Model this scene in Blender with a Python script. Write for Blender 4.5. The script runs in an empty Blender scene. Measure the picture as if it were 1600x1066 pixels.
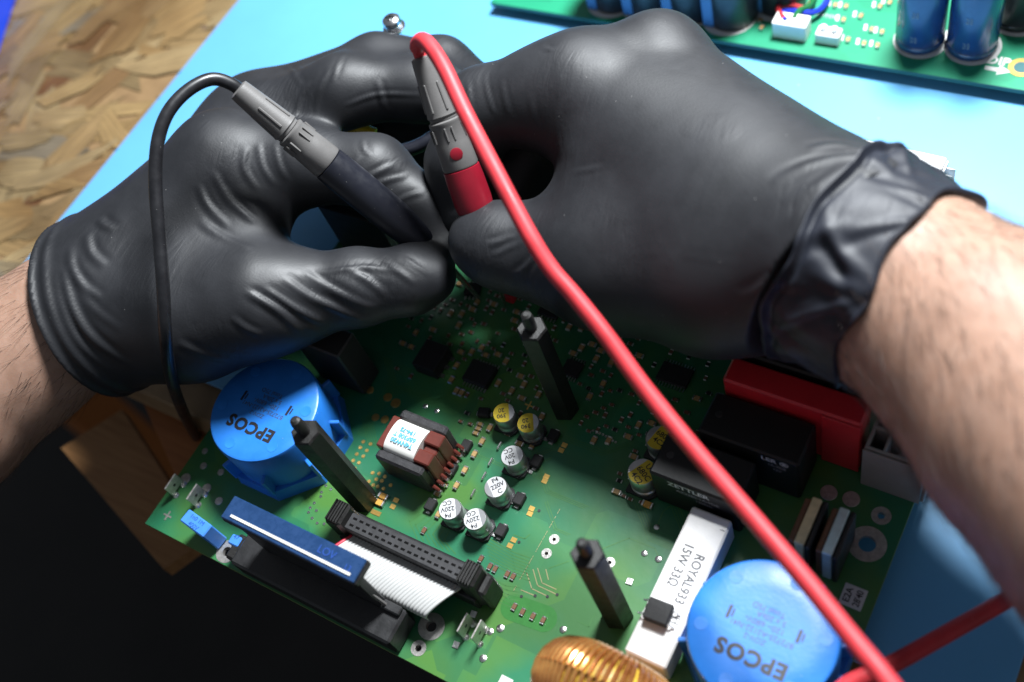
import bpy, bmesh, math, random
import numpy as np
from mathutils import Matrix, Vector

random.seed(7); np.random.seed(7)
PI = math.pi
scene = bpy.context.scene
col = scene.collection

# ---------------------------------------------------------------- camera
# world: x along the bench front edge, y away from the worker, z up; z = 0 is the top face of the board
FPX, CAMH = 1700.0, 0.32
def _n(v): return v / np.linalg.norm(v)
_Z = -_n(np.array([490., -1070., FPX]))
_X = _n(np.array([3400., -1200., -FPX])); _X = _n(_X - _Z * (_X @ _Z))
_m = np.array([1., 1., -1.])
_Y = np.cross(_Z * _m, _X * _m) * _m
RR = np.array([_X, _Y, _Z])
CAM = np.array([0., 0., CAMH])
def ray(u, v): return RR @ _n(np.array([u - 800., -(v - 533.), FPX]))
def P(u, v, z=0.0):                    # point of the plane at height z
    d = ray(u, v); return CAM + d * (z - CAMH) / d[2]
def D(u, v, dist): return CAM + ray(u, v) * dist

cd = bpy.data.cameras.new('camera'); cam = bpy.data.objects.new('camera', cd); col.objects.link(cam)
r_, u_, w_ = RR @ np.array([1., 0, 0]), RR @ np.array([0, 1., 0]), RR @ np.array([0, 0, 1.])
M = Matrix(((r_[0], u_[0], -w_[0], CAM[0]), (r_[1], u_[1], -w_[1], CAM[1]), (r_[2], u_[2], -w_[2], CAM[2]), (0, 0, 0, 1)))
cam.matrix_world = M
cd.sensor_width = 36.0; cd.lens = 36.0 * FPX / 1600.0
cd.clip_start = 0.01; cd.clip_end = 20
cd.dof.use_dof = True; cd.dof.focus_distance = 0.352; cd.dof.aperture_fstop = 7.0
scene.camera = cam

# ---------------------------------------------------------------- light
world = bpy.data.worlds.new('World'); scene.world = world; world.use_nodes = True
bg = world.node_tree.nodes['Background']; bg.inputs[0].default_value = (0.80, 0.88, 1.0, 1); bg.inputs[1].default_value = 0.18
ld = bpy.data.lights.new('desk_lamp', 'AREA'); ld.shape = 'DISK'; ld.size = 0.16; ld.energy = 13.6; ld.color = (0.93, 0.97, 1.0)
lo = bpy.data.objects.new('desk_lamp', ld); col.objects.link(lo)
LPOS = Vector((-0.095, 0.455, 0.55)); lo.location = LPOS
lo.rotation_euler = (Vector((-0.12, 0.14, 0.0)) - LPOS).to_track_quat('-Z', 'Y').to_euler()
scene.view_settings.view_transform = 'Standard'; scene.view_settings.look = 'None'
scene.view_settings.exposure = 0.0; scene.view_settings.gamma = 1.0
scene.cycles.use_denoising = True
scene.cycles.max_bounces = 6

# ---------------------------------------------------------------- materials
MATS = {}
def mat(name, c, rough=0.5, metal=0.0, spec=0.5, var=0.0, vscale=300.0, bump=0.0, bscale=800.0, coat=0.0, sss=0.0, c2=None, stretch=None, rvar=0.0, trans=0.0, dust=0.0, dscale=320.0, crease=0.0, dthr=0.05):
    m = bpy.data.materials.new(name); m.use_nodes = True; nt = m.node_tree; N = nt.nodes; L = nt.links
    b = N['Principled BSDF']
    b.inputs['Base Color'].default_value = (*c, 1); b.inputs['Roughness'].default_value = rough
    b.inputs['Metallic'].default_value = metal; b.inputs['Specular IOR Level'].default_value = spec
    b.inputs['Coat Weight'].default_value = coat; b.inputs['Coat Roughness'].default_value = 0.15
    if trans: b.inputs['Transmission Weight'].default_value = trans
    if sss:
        b.inputs['Subsurface Weight'].default_value = sss; b.inputs['Subsurface Radius'].default_value = (0.006, 0.002, 0.001)
    tc = N.new('ShaderNodeTexCoord'); src = tc.outputs['Object']
    if stretch:
        mp = N.new('ShaderNodeMapping'); mp.inputs['Scale'].default_value = stretch; L.new(src, mp.inputs['Vector']); src = mp.outputs['Vector']
    if var or c2:
        n1 = N.new('ShaderNodeTexNoise'); n1.inputs['Scale'].default_value = vscale; n1.inputs['Detail'].default_value = 6; n1.inputs['Roughness'].default_value = 0.6
        L.new(src, n1.inputs['Vector'])
        rp = N.new('ShaderNodeValToRGB'); rp.color_ramp.elements[0].position = 0.33; rp.color_ramp.elements[1].position = 0.67
        a = c; d2 = c2 if c2 else tuple(min(1, x * (1 + var)) for x in c)
        if not c2: a = tuple(x * (1 - var) for x in c)
        rp.color_ramp.elements[0].color = (*a, 1); rp.color_ramp.elements[1].color = (*d2, 1)
        L.new(n1.outputs['Fac'], rp.inputs['Fac']); L.new(rp.outputs['Color'], b.inputs['Base Color'])
        if rvar:
            mr = N.new('ShaderNodeMapRange'); mr.inputs['From Min'].default_value = 0.3; mr.inputs['From Max'].default_value = 0.7
            mr.inputs['To Min'].default_value = rough - rvar; mr.inputs['To Max'].default_value = rough + rvar
            L.new(n1.outputs['Fac'], mr.inputs['Value']); L.new(mr.outputs['Result'], b.inputs['Roughness'])
    if bump:
        n2 = N.new('ShaderNodeTexNoise'); n2.inputs['Scale'].default_value = bscale; n2.inputs['Detail'].default_value = 4
        L.new(src, n2.inputs['Vector'])
        bp = N.new('ShaderNodeBump'); bp.inputs['Strength'].default_value = bump; bp.inputs['Distance'].default_value = 0.0004
        L.new(n2.outputs['Fac'], bp.inputs['Height']); L.new(bp.outputs['Normal'], b.inputs['Normal'])
    if crease:                                                         # patches of fine creases in a thin film
        mc = N.new('ShaderNodeMapping'); mc.inputs['Scale'].default_value = (1.0, 0.22, 0.5); mc.inputs['Rotation'].default_value = (0.3, 0.2, 0.9); L.new(tc.outputs['Object'], mc.inputs['Vector'])
        nc = N.new('ShaderNodeTexNoise'); nc.inputs['Scale'].default_value = 520; nc.inputs['Detail'].default_value = 3; nc.inputs['Distortion'].default_value = 0.6; L.new(mc.outputs['Vector'], nc.inputs['Vector'])
        nk = N.new('ShaderNodeTexNoise'); nk.inputs['Scale'].default_value = 38; nk.inputs['Detail'].default_value = 2; L.new(tc.outputs['Object'], nk.inputs['Vector'])
        rk = N.new('ShaderNodeMapRange'); rk.inputs['From Min'].default_value = 0.48; rk.inputs['From Max'].default_value = 0.68; L.new(nk.outputs['Fac'], rk.inputs['Value'])
        ml = N.new('ShaderNodeMath'); ml.operation = 'MULTIPLY'; L.new(nc.outputs['Fac'], ml.inputs[0]); L.new(rk.outputs['Result'], ml.inputs[1])
        b2 = N.new('ShaderNodeBump'); b2.inputs['Strength'].default_value = crease; b2.inputs['Distance'].default_value = 0.0009; L.new(ml.outputs[0], b2.inputs['Height'])
        if b.inputs['Normal'].links: L.new(b.inputs['Normal'].links[0].from_socket, b2.inputs['Normal'])
        L.new(b2.outputs['Normal'], b.inputs['Normal'])
    if dust:                                                           # scattered pale specks
        vo = N.new('ShaderNodeTexVoronoi'); vo.inputs['Scale'].default_value = dscale; L.new(tc.outputs['Object'], vo.inputs['Vector'])
        lt = N.new('ShaderNodeMath'); lt.operation = 'LESS_THAN'; lt.inputs[1].default_value = dthr; L.new(vo.outputs['Distance'], lt.inputs[0])
        sp = N.new('ShaderNodeSeparateColor'); L.new(vo.outputs['Color'], sp.inputs['Color'])
        gt = N.new('ShaderNodeMath'); gt.operation = 'GREATER_THAN'; gt.inputs[1].default_value = 0.62; L.new(sp.outputs[0], gt.inputs[0])
        mm = N.new('ShaderNodeMath'); mm.operation = 'MULTIPLY'; L.new(lt.outputs[0], mm.inputs[0]); L.new(gt.outputs[0], mm.inputs[1])
        m2 = N.new('ShaderNodeMath'); m2.operation = 'MULTIPLY'; m2.inputs[1].default_value = dust; L.new(mm.outputs[0], m2.inputs[0])
        md = N.new('ShaderNodeMix'); md.data_type = 'RGBA'; md.inputs[6].default_value = (*c, 1); md.inputs[7].default_value = (0.55, 0.54, 0.52, 1); L.new(m2.outputs[0], md.inputs[0])
        if b.inputs['Base Color'].links: L.new(b.inputs['Base Color'].links[0].from_socket, md.inputs[6])
        L.new(md.outputs[2], b.inputs['Base Color'])
    MATS[name] = m
    return m

glove_m = mat('black_nitrile', (0.0120, 0.0127, 0.0155), 0.55, spec=0.5, var=0.18, vscale=60, bump=0.10, bscale=1500, rvar=0.06, dust=0.28, dscale=230, crease=0.40, dthr=0.035)
cuff_m = mat('cuff_nitrile', (0.0105, 0.0125, 0.0200), 0.55, spec=0.42, var=0.2, vscale=60, bump=0.14, bscale=500, crease=0.5)
skin_m = mat('skin', (0.285, 0.165, 0.115), 0.52, spec=0.35, c2=(0.35, 0.215, 0.157), vscale=200, bump=0.12, bscale=1600, sss=0.12)
hair_m = mat('hair', (0.05, 0.027, 0.018), 0.5)
matte_m = mat('mat_rubber', (0.115, 0.375, 0.68), 0.42, spec=0.4, var=0.05, vscale=14, bump=0.08, bscale=2500, dust=0.35, dscale=90, dthr=0.03)
connb_m = mat('charcoal_plastic', (0.030, 0.030, 0.032), 0.5, var=0.2, vscale=300, bump=0.15)
relay_m = mat('relay_black', (0.0075, 0.0075, 0.008), 0.5, spec=0.35, bump=0.1, bscale=1500, dust=0.25, dscale=420)
black_m = mat('black_plastic', (0.018, 0.018, 0.019), 0.42, spec=0.5, var=0.25, vscale=200, bump=0.12, bscale=1500, rvar=0.08)
nylon_m = mat('black_nylon', (0.0095, 0.009, 0.0085), 0.5, spec=0.5, var=0.3, vscale=400, bump=0.2, bscale=1800, rvar=0.1)
epoxy_m = mat('black_epoxy', (0.017, 0.0165, 0.017), 0.6, spec=0.3, var=0.2, vscale=900, bump=0.25, bscale=3000)
blackrubber_m = mat('black_cable', (0.012, 0.012, 0.014), 0.36, spec=0.5, var=0.25, vscale=180, rvar=0.1, dust=0.3, dscale=500)
greyboot_m = mat('grey_rubber', (0.120, 0.115, 0.112), 0.5, var=0.06, vscale=300, bump=0.1, bscale=2500)
navy_m = mat('navy_handle', (0.010, 0.011, 0.017), 0.36, spec=0.5, c2=(0.0105, 0.0115, 0.0175), vscale=350, rvar=0.08, dust=0.6, dscale=520)
red_m = mat('red_silicone', (0.54, 0.036, 0.045), 0.5, spec=0.4, var=0.14, vscale=90, rvar=0.1, bump=0.1, bscale=300, dust=0.25, dscale=300)
redh_m = mat('red_handle', (0.20, 0.006, 0.016), 0.35, var=0.1, vscale=200)
redblk_m = mat('red_plastic', (0.56, 0.020, 0.030), 0.38, var=0.06, vscale=120, bump=0.05, bscale=1200)
blue_m = mat('blue_plastic', (0.020, 0.175, 0.60), 0.38, spec=0.5, var=0.10, vscale=90, bump=0.08, bscale=900, rvar=0.09, dust=0.5, dscale=420)
bluelt_m = mat('blue_film', (0.055, 0.22, 0.68), 0.4, var=0.08, vscale=300)
navyblue_m = mat('blue_foil', (0.012, 0.040, 0.115), 0.28, spec=0.6, var=0.12, vscale=500, rvar=0.08)
white_m = mat('white_ceramic', (0.74, 0.72, 0.70), 0.55, var=0.035, vscale=250, bump=0.12, bscale=1500)
tape_m = mat('white_tape', (0.80, 0.79, 0.74), 0.4, var=0.04, vscale=150)
ribbon_m = mat('grey_ribbon', (0.43, 0.43, 0.42), 0.5, var=0.05, vscale=200)
ribred_m = mat('ribbon_red', (0.55, 0.03, 0.06), 0.45)
brown_m = mat('brown_bobbin', (0.125, 0.026, 0.018), 0.4, var=0.12, vscale=300)
ferrite_m = mat('ferrite', (0.03, 0.029, 0.031), 0.45, var=0.3, vscale=600, bump=0.3, bscale=1800)
solder_m = mat('solder', (0.72, 0.71, 0.69), 0.28, metal=1.0, var=0.12, vscale=800, bump=0.3, bscale=1500)
tin_m = mat('tinned_pad', (0.52, 0.50, 0.47), 0.38, metal=0.75, var=0.2, vscale=700, bump=0.25, bscale=1500)
steel_m = mat('steel', (0.62, 0.62, 0.63), 0.25, metal=1.0, var=0.1, vscale=600)
can_m = mat('aluminium_can', (0.50, 0.50, 0.51), 0.36, metal=0.85, var=0.05, vscale=400)
gold_m = mat('gold_pad', (0.72, 0.46, 0.13), 0.34, metal=0.8, var=0.12, vscale=600)
copper_m = mat('copper_wire', (0.42, 0.13, 0.04), 0.17, metal=0.7, c2=(0.86, 0.44, 0.13), vscale=110, coat=0.5)
coppery_m = mat('core_yellow', (0.62, 0.44, 0.05), 0.4, var=0.1)
void_m = mat('slot_black', (0.003, 0.003, 0.003), 0.8, spec=0.1)
print_m = mat('black_ink', (0.012, 0.012, 0.016), 0.5)
greyprint_m = mat('grey_ink', (0.05, 0.05, 0.055), 0.5)
blueprint_m = mat('cyan_ink', (0.10, 0.42, 0.60), 0.5)
whiteink_m = mat('white_ink', (0.62, 0.62, 0.60), 0.5)
greyink_m = mat('pale_ink', (0.22, 0.22, 0.23), 0.5)
darkblueink_m = mat('dark_blue_ink', (0.012, 0.06, 0.30), 0.5)
yellowtop_m = mat('yellow_top', (0.62, 0.46, 0.02), 0.45, var=0.1, vscale=300)
greyterm_m = mat('grey_terminal', (0.30, 0.285, 0.275), 0.5, var=0.05, vscale=200)
whiteterm_m = mat('white_terminal', (0.72, 0.73, 0.74), 0.5, var=0.03, vscale=200)
chipt_m = mat('chip_tan', (0.40, 0.25, 0.10), 0.45, var=0.15, vscale=600)
chipb_m = mat('chip_brown', (0.16, 0.075, 0.04), 0.4, var=0.15, vscale=600)
chipy_m = mat('chip_orange', (0.62, 0.33, 0.06), 0.45, var=0.1, vscale=600)
trace_m = mat('trace_tone', (0.050, 0.17, 0.045), 0.35, var=0.1)
tracelt_m = mat('trace_bare', (0.34, 0.30, 0.16), 0.35, metal=0.4, var=0.1)
oval_m = mat('bare_mask', (0.034, 0.165, 0.035), 0.3, var=0.1)
laminate_m = mat('laminate_edge', (0.16, 0.24, 0.07), 0.55, var=0.2, vscale=500)
mica_m = mat('amber_mica', (0.72, 0.60, 0.36), 0.25, var=0.15, vscale=300)
glassrefl_m = mat('glass_reflection', (0.62, 0.80, 0.84), 0.15, metal=0.2, var=0.1)  # bright cyan reflection put into the base colour
wood_m = mat('wood_plank', (0.24, 0.11, 0.035), 0.6, c2=(0.33, 0.165, 0.06), vscale=30, stretch=(1, 14, 14), bump=0.3, bscale=60)
woodor_m = mat('wood_orange', (0.30, 0.095, 0.02), 0.6, c2=(0.40, 0.14, 0.035), vscale=30, stretch=(1, 14, 14))
osbbase_m = mat('osb_base', (0.20, 0.12, 0.055), 0.6, c2=(0.30, 0.19, 0.09), vscale=60, bump=0.6, bscale=90)
floor_m = mat('floor', (0.006, 0.0055, 0.005), 0.8, c2=(0.012, 0.011, 0.010), vscale=8)
rack_m = mat('cobalt_plastic', (0.01, 0.055, 0.62), 0.4)
capblue_m = mat('blue_sleeve', (0.018, 0.06, 0.165), 0.25, spec=0.6, var=0.1, vscale=200, coat=0.3)
capdark_m = mat('dark_sleeve', (0.012, 0.014, 0.020), 0.3, c2=(0.03, 0.03, 0.035), vscale=300)
conn_m = mat('white_nylon', (0.78, 0.77, 0.74), 0.45, var=0.03)
sticker_m = mat('sticker', (0.60, 0.59, 0.57), 0.5, var=0.04)
wiregreen_m = mat('wire_green', (0.01, 0.12, 0.035), 0.4)
wireblue_m = mat('wire_blue', (0.01, 0.03, 0.5), 0.4)

def board_material(name, dark, mid, lite):
    m = bpy.data.materials.new(name); m.use_nodes = True; nt = m.node_tree; N = nt.nodes; L = nt.links; b = N['Principled BSDF']
    tc = N.new('ShaderNodeTexCoord')
    n1 = N.new('ShaderNodeTexNoise'); n1.inputs['Scale'].default_value = 26; n1.inputs['Detail'].default_value = 3; L.new(tc.outputs['Object'], n1.inputs['Vector'])
    vo = N.new('ShaderNodeTexVoronoi'); vo.distance = 'CHEBYCHEV'; vo.inputs['Scale'].default_value = 34; L.new(tc.outputs['Object'], vo.inputs['Vector'])
    rp = N.new('ShaderNodeValToRGB'); rp.color_ramp.elements[0].color = (*mid, 1); rp.color_ramp.elements[1].color = (*lite, 1)
    rp.color_ramp.elements[0].position = 0.43; rp.color_ramp.elements[1].position = 0.60
    L.new(n1.outputs['Fac'], rp.inputs['Fac'])
    mx = N.new('ShaderNodeMix'); mx.data_type = 'RGBA'; mx.inputs[7].default_value = (*dark, 1)
    r2 = N.new('ShaderNodeMapRange'); r2.inputs['From Min'].default_value = 0.45; r2.inputs['From Max'].default_value = 0.55; r2.inputs['To Max'].default_value = 0.45
    sx = N.new('ShaderNodeSeparateColor'); L.new(vo.outputs['Color'], sx.inputs['Color']); L.new(sx.outputs[0], r2.inputs['Value'])
    L.new(r2.outputs['Result'], mx.inputs[0]); L.new(rp.outputs['Color'], mx.inputs[6]); L.new(mx.outputs[2], b.inputs['Base Color'])
    n2 = N.new('ShaderNodeTexNoise'); n2.inputs['Scale'].default_value = 320; n2.inputs['Detail'].default_value = 3; L.new(tc.outputs['Object'], n2.inputs['Vector'])
    bp = N.new('ShaderNodeBump'); bp.inputs['Strength'].default_value = 0.12; bp.inputs['Distance'].default_value = 0.0003
    L.new(n2.outputs['Fac'], bp.inputs['Height']); L.new(bp.outputs['Normal'], b.inputs['Normal'])
    b.inputs['Roughness'].default_value = 0.36; b.inputs['Specular IOR Level'].default_value = 0.5
    return m
board_m = board_material('green_mask', (0.014, 0.105, 0.048), (0.020, 0.162, 0.076), (0.062, 0.175, 0.034))
board2_m = board_material('green_mask_far', (0.012, 0.20, 0.105), (0.015, 0.25, 0.13), (0.018, 0.27, 0.14))

# OSB flakes: tone by piece
def flake_material():
    m = bpy.data.materials.new('wood_flake'); m.use_nodes = True; nt = m.node_tree; N = nt.nodes; L = nt.links; b = N['Principled BSDF']
    g = N.new('ShaderNodeNewGeometry'); rp = N.new('ShaderNodeValToRGB'); cr = rp.color_ramp
    cr.elements[0].color = (0.40, 0.27, 0.12, 1); cr.elements[1].color = (0.25, 0.145, 0.055, 1)
    for p, c in ((0.25, (0.30, 0.18, 0.07)), (0.42, (0.42, 0.31, 0.16)), (0.55, (0.26, 0.18, 0.085)), (0.68, (0.33, 0.21, 0.09)), (0.80, (0.20, 0.09, 0.035)), (0.87, (0.24, 0.20, 0.14)), (0.93, (0.38, 0.26, 0.115))):
        e = cr.elements.new(p); e.color = (*c, 1)
    L.new(g.outputs['Random Per Island'], rp.inputs['Fac'])
    uv = N.new('ShaderNodeUVMap'); mp = N.new('ShaderNodeMapping'); mp.inputs['Scale'].default_value = (40, 900, 1); L.new(uv.outputs['UV'], mp.inputs['Vector'])
    nz = N.new('ShaderNodeTexNoise'); nz.inputs['Scale'].default_value = 1.0; nz.inputs['Detail'].default_value = 5; L.new(mp.outputs['Vector'], nz.inputs['Vector'])
    mr = N.new('ShaderNodeMapRange'); mr.inputs['From Min'].default_value = 0.3; mr.inputs['From Max'].default_value = 0.7; mr.inputs['To Min'].default_value = 0.55; mr.inputs['To Max'].default_value = 1.25
    L.new(nz.outputs['Fac'], mr.inputs['Value'])
    mx = N.new('ShaderNodeMix'); mx.data_type = 'RGBA'; mx.blend_type = 'MULTIPLY'; mx.inputs[0].default_value = 1
    L.new(rp.outputs['Color'], mx.inputs[6]); L.new(mr.outputs['Result'], mx.inputs[7]); L.new(mx.outputs[2], b.inputs['Base Color'])
    tc = N.new('ShaderNodeTexCoord'); n3 = N.new('ShaderNodeTexNoise'); n3.inputs['Scale'].default_value = 16; n3.inputs['Detail'].default_value = 3; L.new(tc.outputs['Object'], n3.inputs['Vector'])
    m3 = N.new('ShaderNodeValToRGB'); m3.color_ramp.elements[0].position = .36; m3.color_ramp.elements[1].position = .62; m3.color_ramp.elements[0].color = (.50, .45, .40, 1); m3.color_ramp.elements[1].color = (.84, .85, .85, 1)
    L.new(n3.outputs['Fac'], m3.inputs['Fac']); mx2 = N.new('ShaderNodeMix'); mx2.data_type = 'RGBA'; mx2.blend_type = 'MULTIPLY'; mx2.inputs[0].default_value = 1
    L.new(mx.outputs[2], mx2.inputs[6]); L.new(m3.outputs['Color'], mx2.inputs[7]); L.new(mx2.outputs[2], b.inputs['Base Color'])
    bp = N.new('ShaderNodeBump'); bp.inputs['Strength'].default_value = 0.5; bp.inputs['Distance'].default_value = 0.0005
    L.new(nz.outputs['Fac'], bp.inputs['Height']); L.new(bp.outputs['Normal'], b.inputs['Normal'])
    b.inputs['Roughness'].default_value = 0.5
    return m
flake_m = flake_material()

# ---------------------------------------------------------------- mesh helpers
WM = {}
class MB:
    def __init__(s): s.v = []; s.f = []
    def add(s, vs, fs):
        o = len(s.v); s.v += [tuple(map(float, p)) for p in vs]; s.f += [tuple(o + i for i in f) for f in fs]; return s
    def box(s, c, d, b=0.0, rz=0.0, mtx=None):
        x, y, z = d[0] / 2, d[1] / 2, d[2] / 2
        T = mtx if mtx is not None else Matrix.Translation(Vector(map(float, c))) @ Matrix.Rotation(rz, 4, 'Z')
        if b <= 0:
            vs = [(i * x, j * y, k * z) for k in (-1, 1) for j in (-1, 1) for i in (-1, 1)]
            fs = [(0, 2, 3, 1), (4, 5, 7, 6), (0, 1, 5, 4), (2, 6, 7, 3), (0, 4, 6, 2), (1, 3, 7, 5)]
        else:
            b = min(b, x * .9, y * .9, z * .9); vs = []; idx = {}
            for k in (-1, 1):
                for j in (-1, 1):
                    for i in (-1, 1):
                        idx[i, j, k] = len(vs)
                        vs += [(i * x, j * (y - b), k * (z - b)), (i * (x - b), j * y, k * (z - b)), (i * (x - b), j * (y - b), k * z)]
            fs = []
            for a in range(3):
                o1, o2 = [q for q in range(3) if q != a]
                for sgn in (-1, 1):
                    q = []
                    for (m1, m2) in ((-1, -1), (1, -1), (1, 1), (-1, 1)):
                        t = [0, 0, 0]; t[a] = sgn; t[o1] = m1; t[o2] = m2; q.append(idx[tuple(t)] + a)
                    fs.append(tuple(q))
                for m1 in (-1, 1):
                    for m2 in (-1, 1):
                        t0 = [0, 0, 0]; t1 = [0, 0, 0]; t0[a] = -1; t1[a] = 1; t0[o1] = t1[o1] = m1; t0[o2] = t1[o2] = m2
                        i0, i1 = idx[tuple(t0)], idx[tuple(t1)]; fs.append((i0 + o1, i1 + o1, i1 + o2, i0 + o2))
            for key, i in idx.items(): fs.append((i, i + 1, i + 2))
        return s.add([T @ Vector(p) for p in vs], fs)
    def lathe(s, prof, c=(0, 0, 0), seg=24, mtx=None, cap=True):      # prof: (r, z) from bottom to top
        T = mtx if mtx is not None else Matrix.Translation(Vector(map(float, c)))
        vs = []; fs = []
        for r, z in prof:
            for i in range(seg):
                a = 2 * PI * i / seg; vs.append(T @ Vector((r * math.cos(a), r * math.sin(a), z)))
        for k in range(len(prof) - 1):
            for i in range(seg):
                j = (i + 1) % seg; fs.append((k * seg + i, k * seg + j, (k + 1) * seg + j, (k + 1) * seg + i))
        if cap:
            fs.append(tuple(range(seg - 1, -1, -1))); fs.append(tuple((len(prof) - 1) * seg + i for i in range(seg)))
        return s.add(vs, fs)
    def tube(s, pts, rad, seg=12, cap=True):
        pts = [Vector(map(float, p)) for p in pts]; n = len(pts)
        rr = rad if hasattr(rad, '__len__') else [rad] * n
        t0 = (pts[1] - pts[0]).normalized(); up = Vector((0, 0, 1)) if abs(t0.z) < .9 else Vector((1, 0, 0))
        nx = t0.cross(up).normalized(); vs = []; fs = []
        for i in range(n):
            t = (pts[min(i + 1, n - 1)] - pts[max(i - 1, 0)]).normalized()
            nx = (nx - t * nx.dot(t)).normalized(); ny = t.cross(nx)
            for k in range(seg):
                a = 2 * PI * k / seg; vs.append(pts[i] + (nx * math.cos(a) + ny * math.sin(a)) * rr[i])
        for i in range(n - 1):
            for k in range(seg):
                j = (k + 1) % seg; fs.append((i * seg + k, i * seg + j, (i + 1) * seg + j, (i + 1) * seg + k))
        if cap:
            fs.append(tuple(range(seg - 1, -1, -1))); fs.append(tuple((n - 1) * seg + k for k in range(seg)))
        return s.add(vs, fs)
    def prism(s, poly, z0, z1, top=None):
        n = len(poly); top = top or poly
        vs = [(p[0], p[1], z0) for p in poly] + [(p[0], p[1], z1) for p in top]
        fs = [tuple(range(n - 1, -1, -1)), tuple(range(n, 2 * n))] + [(i, (i + 1) % n, n + (i + 1) % n, n + i) for i in range(n)]
        return s.add(vs, fs)
    def mesh(s, name, m, smooth=35):
        me = bpy.data.meshes.new(name); me.from_pydata(s.v, [], s.f); me.materials.append(m)
        bm = bmesh.new(); bm.from_mesh(me); bmesh.ops.recalc_face_normals(bm, faces=bm.faces); bm.to_mesh(me); bm.free()
        if smooth:
            me.polygons.foreach_set('use_smooth', [True] * len(me.polygons)); me.set_sharp_from_angle(angle=math.radians(smooth))
        return me
    def obj(s, name, m, parent=None, smooth=35):                       # coordinates given in world space
        a = np.array(s.v); lo_, hi = a.min(0), a.max(0); o = np.array([(lo_[0] + hi[0]) / 2, (lo_[1] + hi[1]) / 2, lo_[2]])
        s.v = [tuple(p) for p in (a - o)]
        return link(name, s.mesh(name, m, smooth), parent, Matrix.Translation(Vector(o)))
def link(name, me, parent=None, mtx=None):
    o = bpy.data.objects.new(name, me); col.objects.link(o)
    mtx = mtx if mtx is not None else Matrix.Identity(4)
    WM[o.name] = mtx.copy()
    if parent is not None:
        o.parent = parent; o.matrix_parent_inverse = WM[parent.name].inverted()
    o.matrix_basis = mtx
    return o
def TR(p, rz=0.0): return Matrix.Translation(Vector(map(float, p))) @ Matrix.Rotation(rz, 4, 'Z')
def thing(name, loc, label, cat, group=None):
    return tag(link(name, None, None, TR(loc)), label, cat, group)
def tag(o, label, cat, group=None, kind=None):
    if label: o['label'] = label
    if cat: o['category'] = cat
    if group: o['group'] = group
    if kind: o['kind'] = kind
    return o
def spline(pts, n=12):                                                 # Catmull-Rom through points
    p = [np.array(q, float) for q in pts]; p = [2 * p[0] - p[1]] + p + [2 * p[-1] - p[-2]]; out = []
    for i in range(1, len(p) - 2):
        for k in range(n):
            t = k / n; a, b, c, d = p[i - 1:i + 3]
            out.append(.5 * (2 * b + (c - a) * t + (2 * a - 5 * b + 4 * c - d) * t * t + (3 * b - a - 3 * c + d) * t ** 3))
    out.append(p[-2]); return out
_txt = {}
def text(body, size, m, parent, mtx, name='marking', bold=0.0, spacing=1.0, sx=1.0):
    key = (body, size, m.name, bold, spacing, sx)
    if key not in _txt:
        cu = bpy.data.curves.new('t', 'FONT'); cu.body = body; cu.size = size; cu.align_x = 'CENTER'; cu.align_y = 'CENTER'
        cu.offset = bold; cu.space_character = spacing; cu.resolution_u = 3; cu.fill_mode = 'BOTH'
        to = bpy.data.objects.new('t', cu); col.objects.link(to)
        me = bpy.data.meshes.new_from_object(to.evaluated_get(bpy.context.evaluated_depsgraph_get()))
        bpy.data.objects.remove(to); bpy.data.curves.remove(cu)
        me.name = name; me.materials.clear(); me.materials.append(m)
        if sx != 1.0: me.transform(Matrix.Diagonal((sx, 1, 1, 1)))
        _txt[key] = me
    return link(name, _txt[key], parent, mtx)
def disc(mb, p, r, z, seg=12, h=0.00005):
    return mb.lathe([(r, 0), (r, h)], (p[0], p[1], z), seg)
def plate_with_holes(name, outline, holes, z0, z1, m, parent):
    cu = bpy.data.curves.new('t', 'CURVE'); cu.dimensions = '2D'; cu.fill_mode = 'BOTH'; cu.extrude = (z1 - z0) / 2
    def poly(ps):
        sp = cu.splines.new('POLY'); sp.points.add(len(ps) - 1); sp.use_cyclic_u = True
        for q, p in zip(sp.points, ps): q.co = (float(p[0]), float(p[1]), 0, 1)
    poly(outline)
    for (x, y, r) in holes: poly([(x + r * math.cos(2 * PI * k / 20), y + r * math.sin(2 * PI * k / 20)) for k in range(20)])
    to = bpy.data.objects.new('t', cu); col.objects.link(to)
    me = bpy.data.meshes.new_from_object(to.evaluated_get(bpy.context.evaluated_depsgraph_get()))
    bpy.data.objects.remove(to); bpy.data.curves.remove(cu); me.name = name; me.materials.clear(); me.materials.append(m)
    return link(name, me, parent, Matrix.Translation((0, 0, (z0 + z1) / 2)))

# ================================================================ the setting
MATZ, TABZ = -0.010, -0.0125
FRONT = 0.0885
fl = MB(); fl.box((0, 0.2, -0.76), (6, 6, 0.02)); o = fl.obj('floor', floor_m, None, 0); o['kind'] = 'structure'

tb = thing('workbench', (-0.4, 0.5, -0.75), 'workbench with a chipboard top of pressed wood flakes', 'table')
t = MB(); t.box((-0.44, 0.54, TABZ - 0.0095), (0.92, 0.93, 0.0185), 0.001); t.obj('table_top', osbbase_m, tb, 0)
for k in range(2):
    t = MB(); t.box((-0.86 + k * 0.84, 0.16, -0.39), (0.05, 0.05, 0.72), .002); t.obj('leg', woodor_m, tb, 0)
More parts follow.
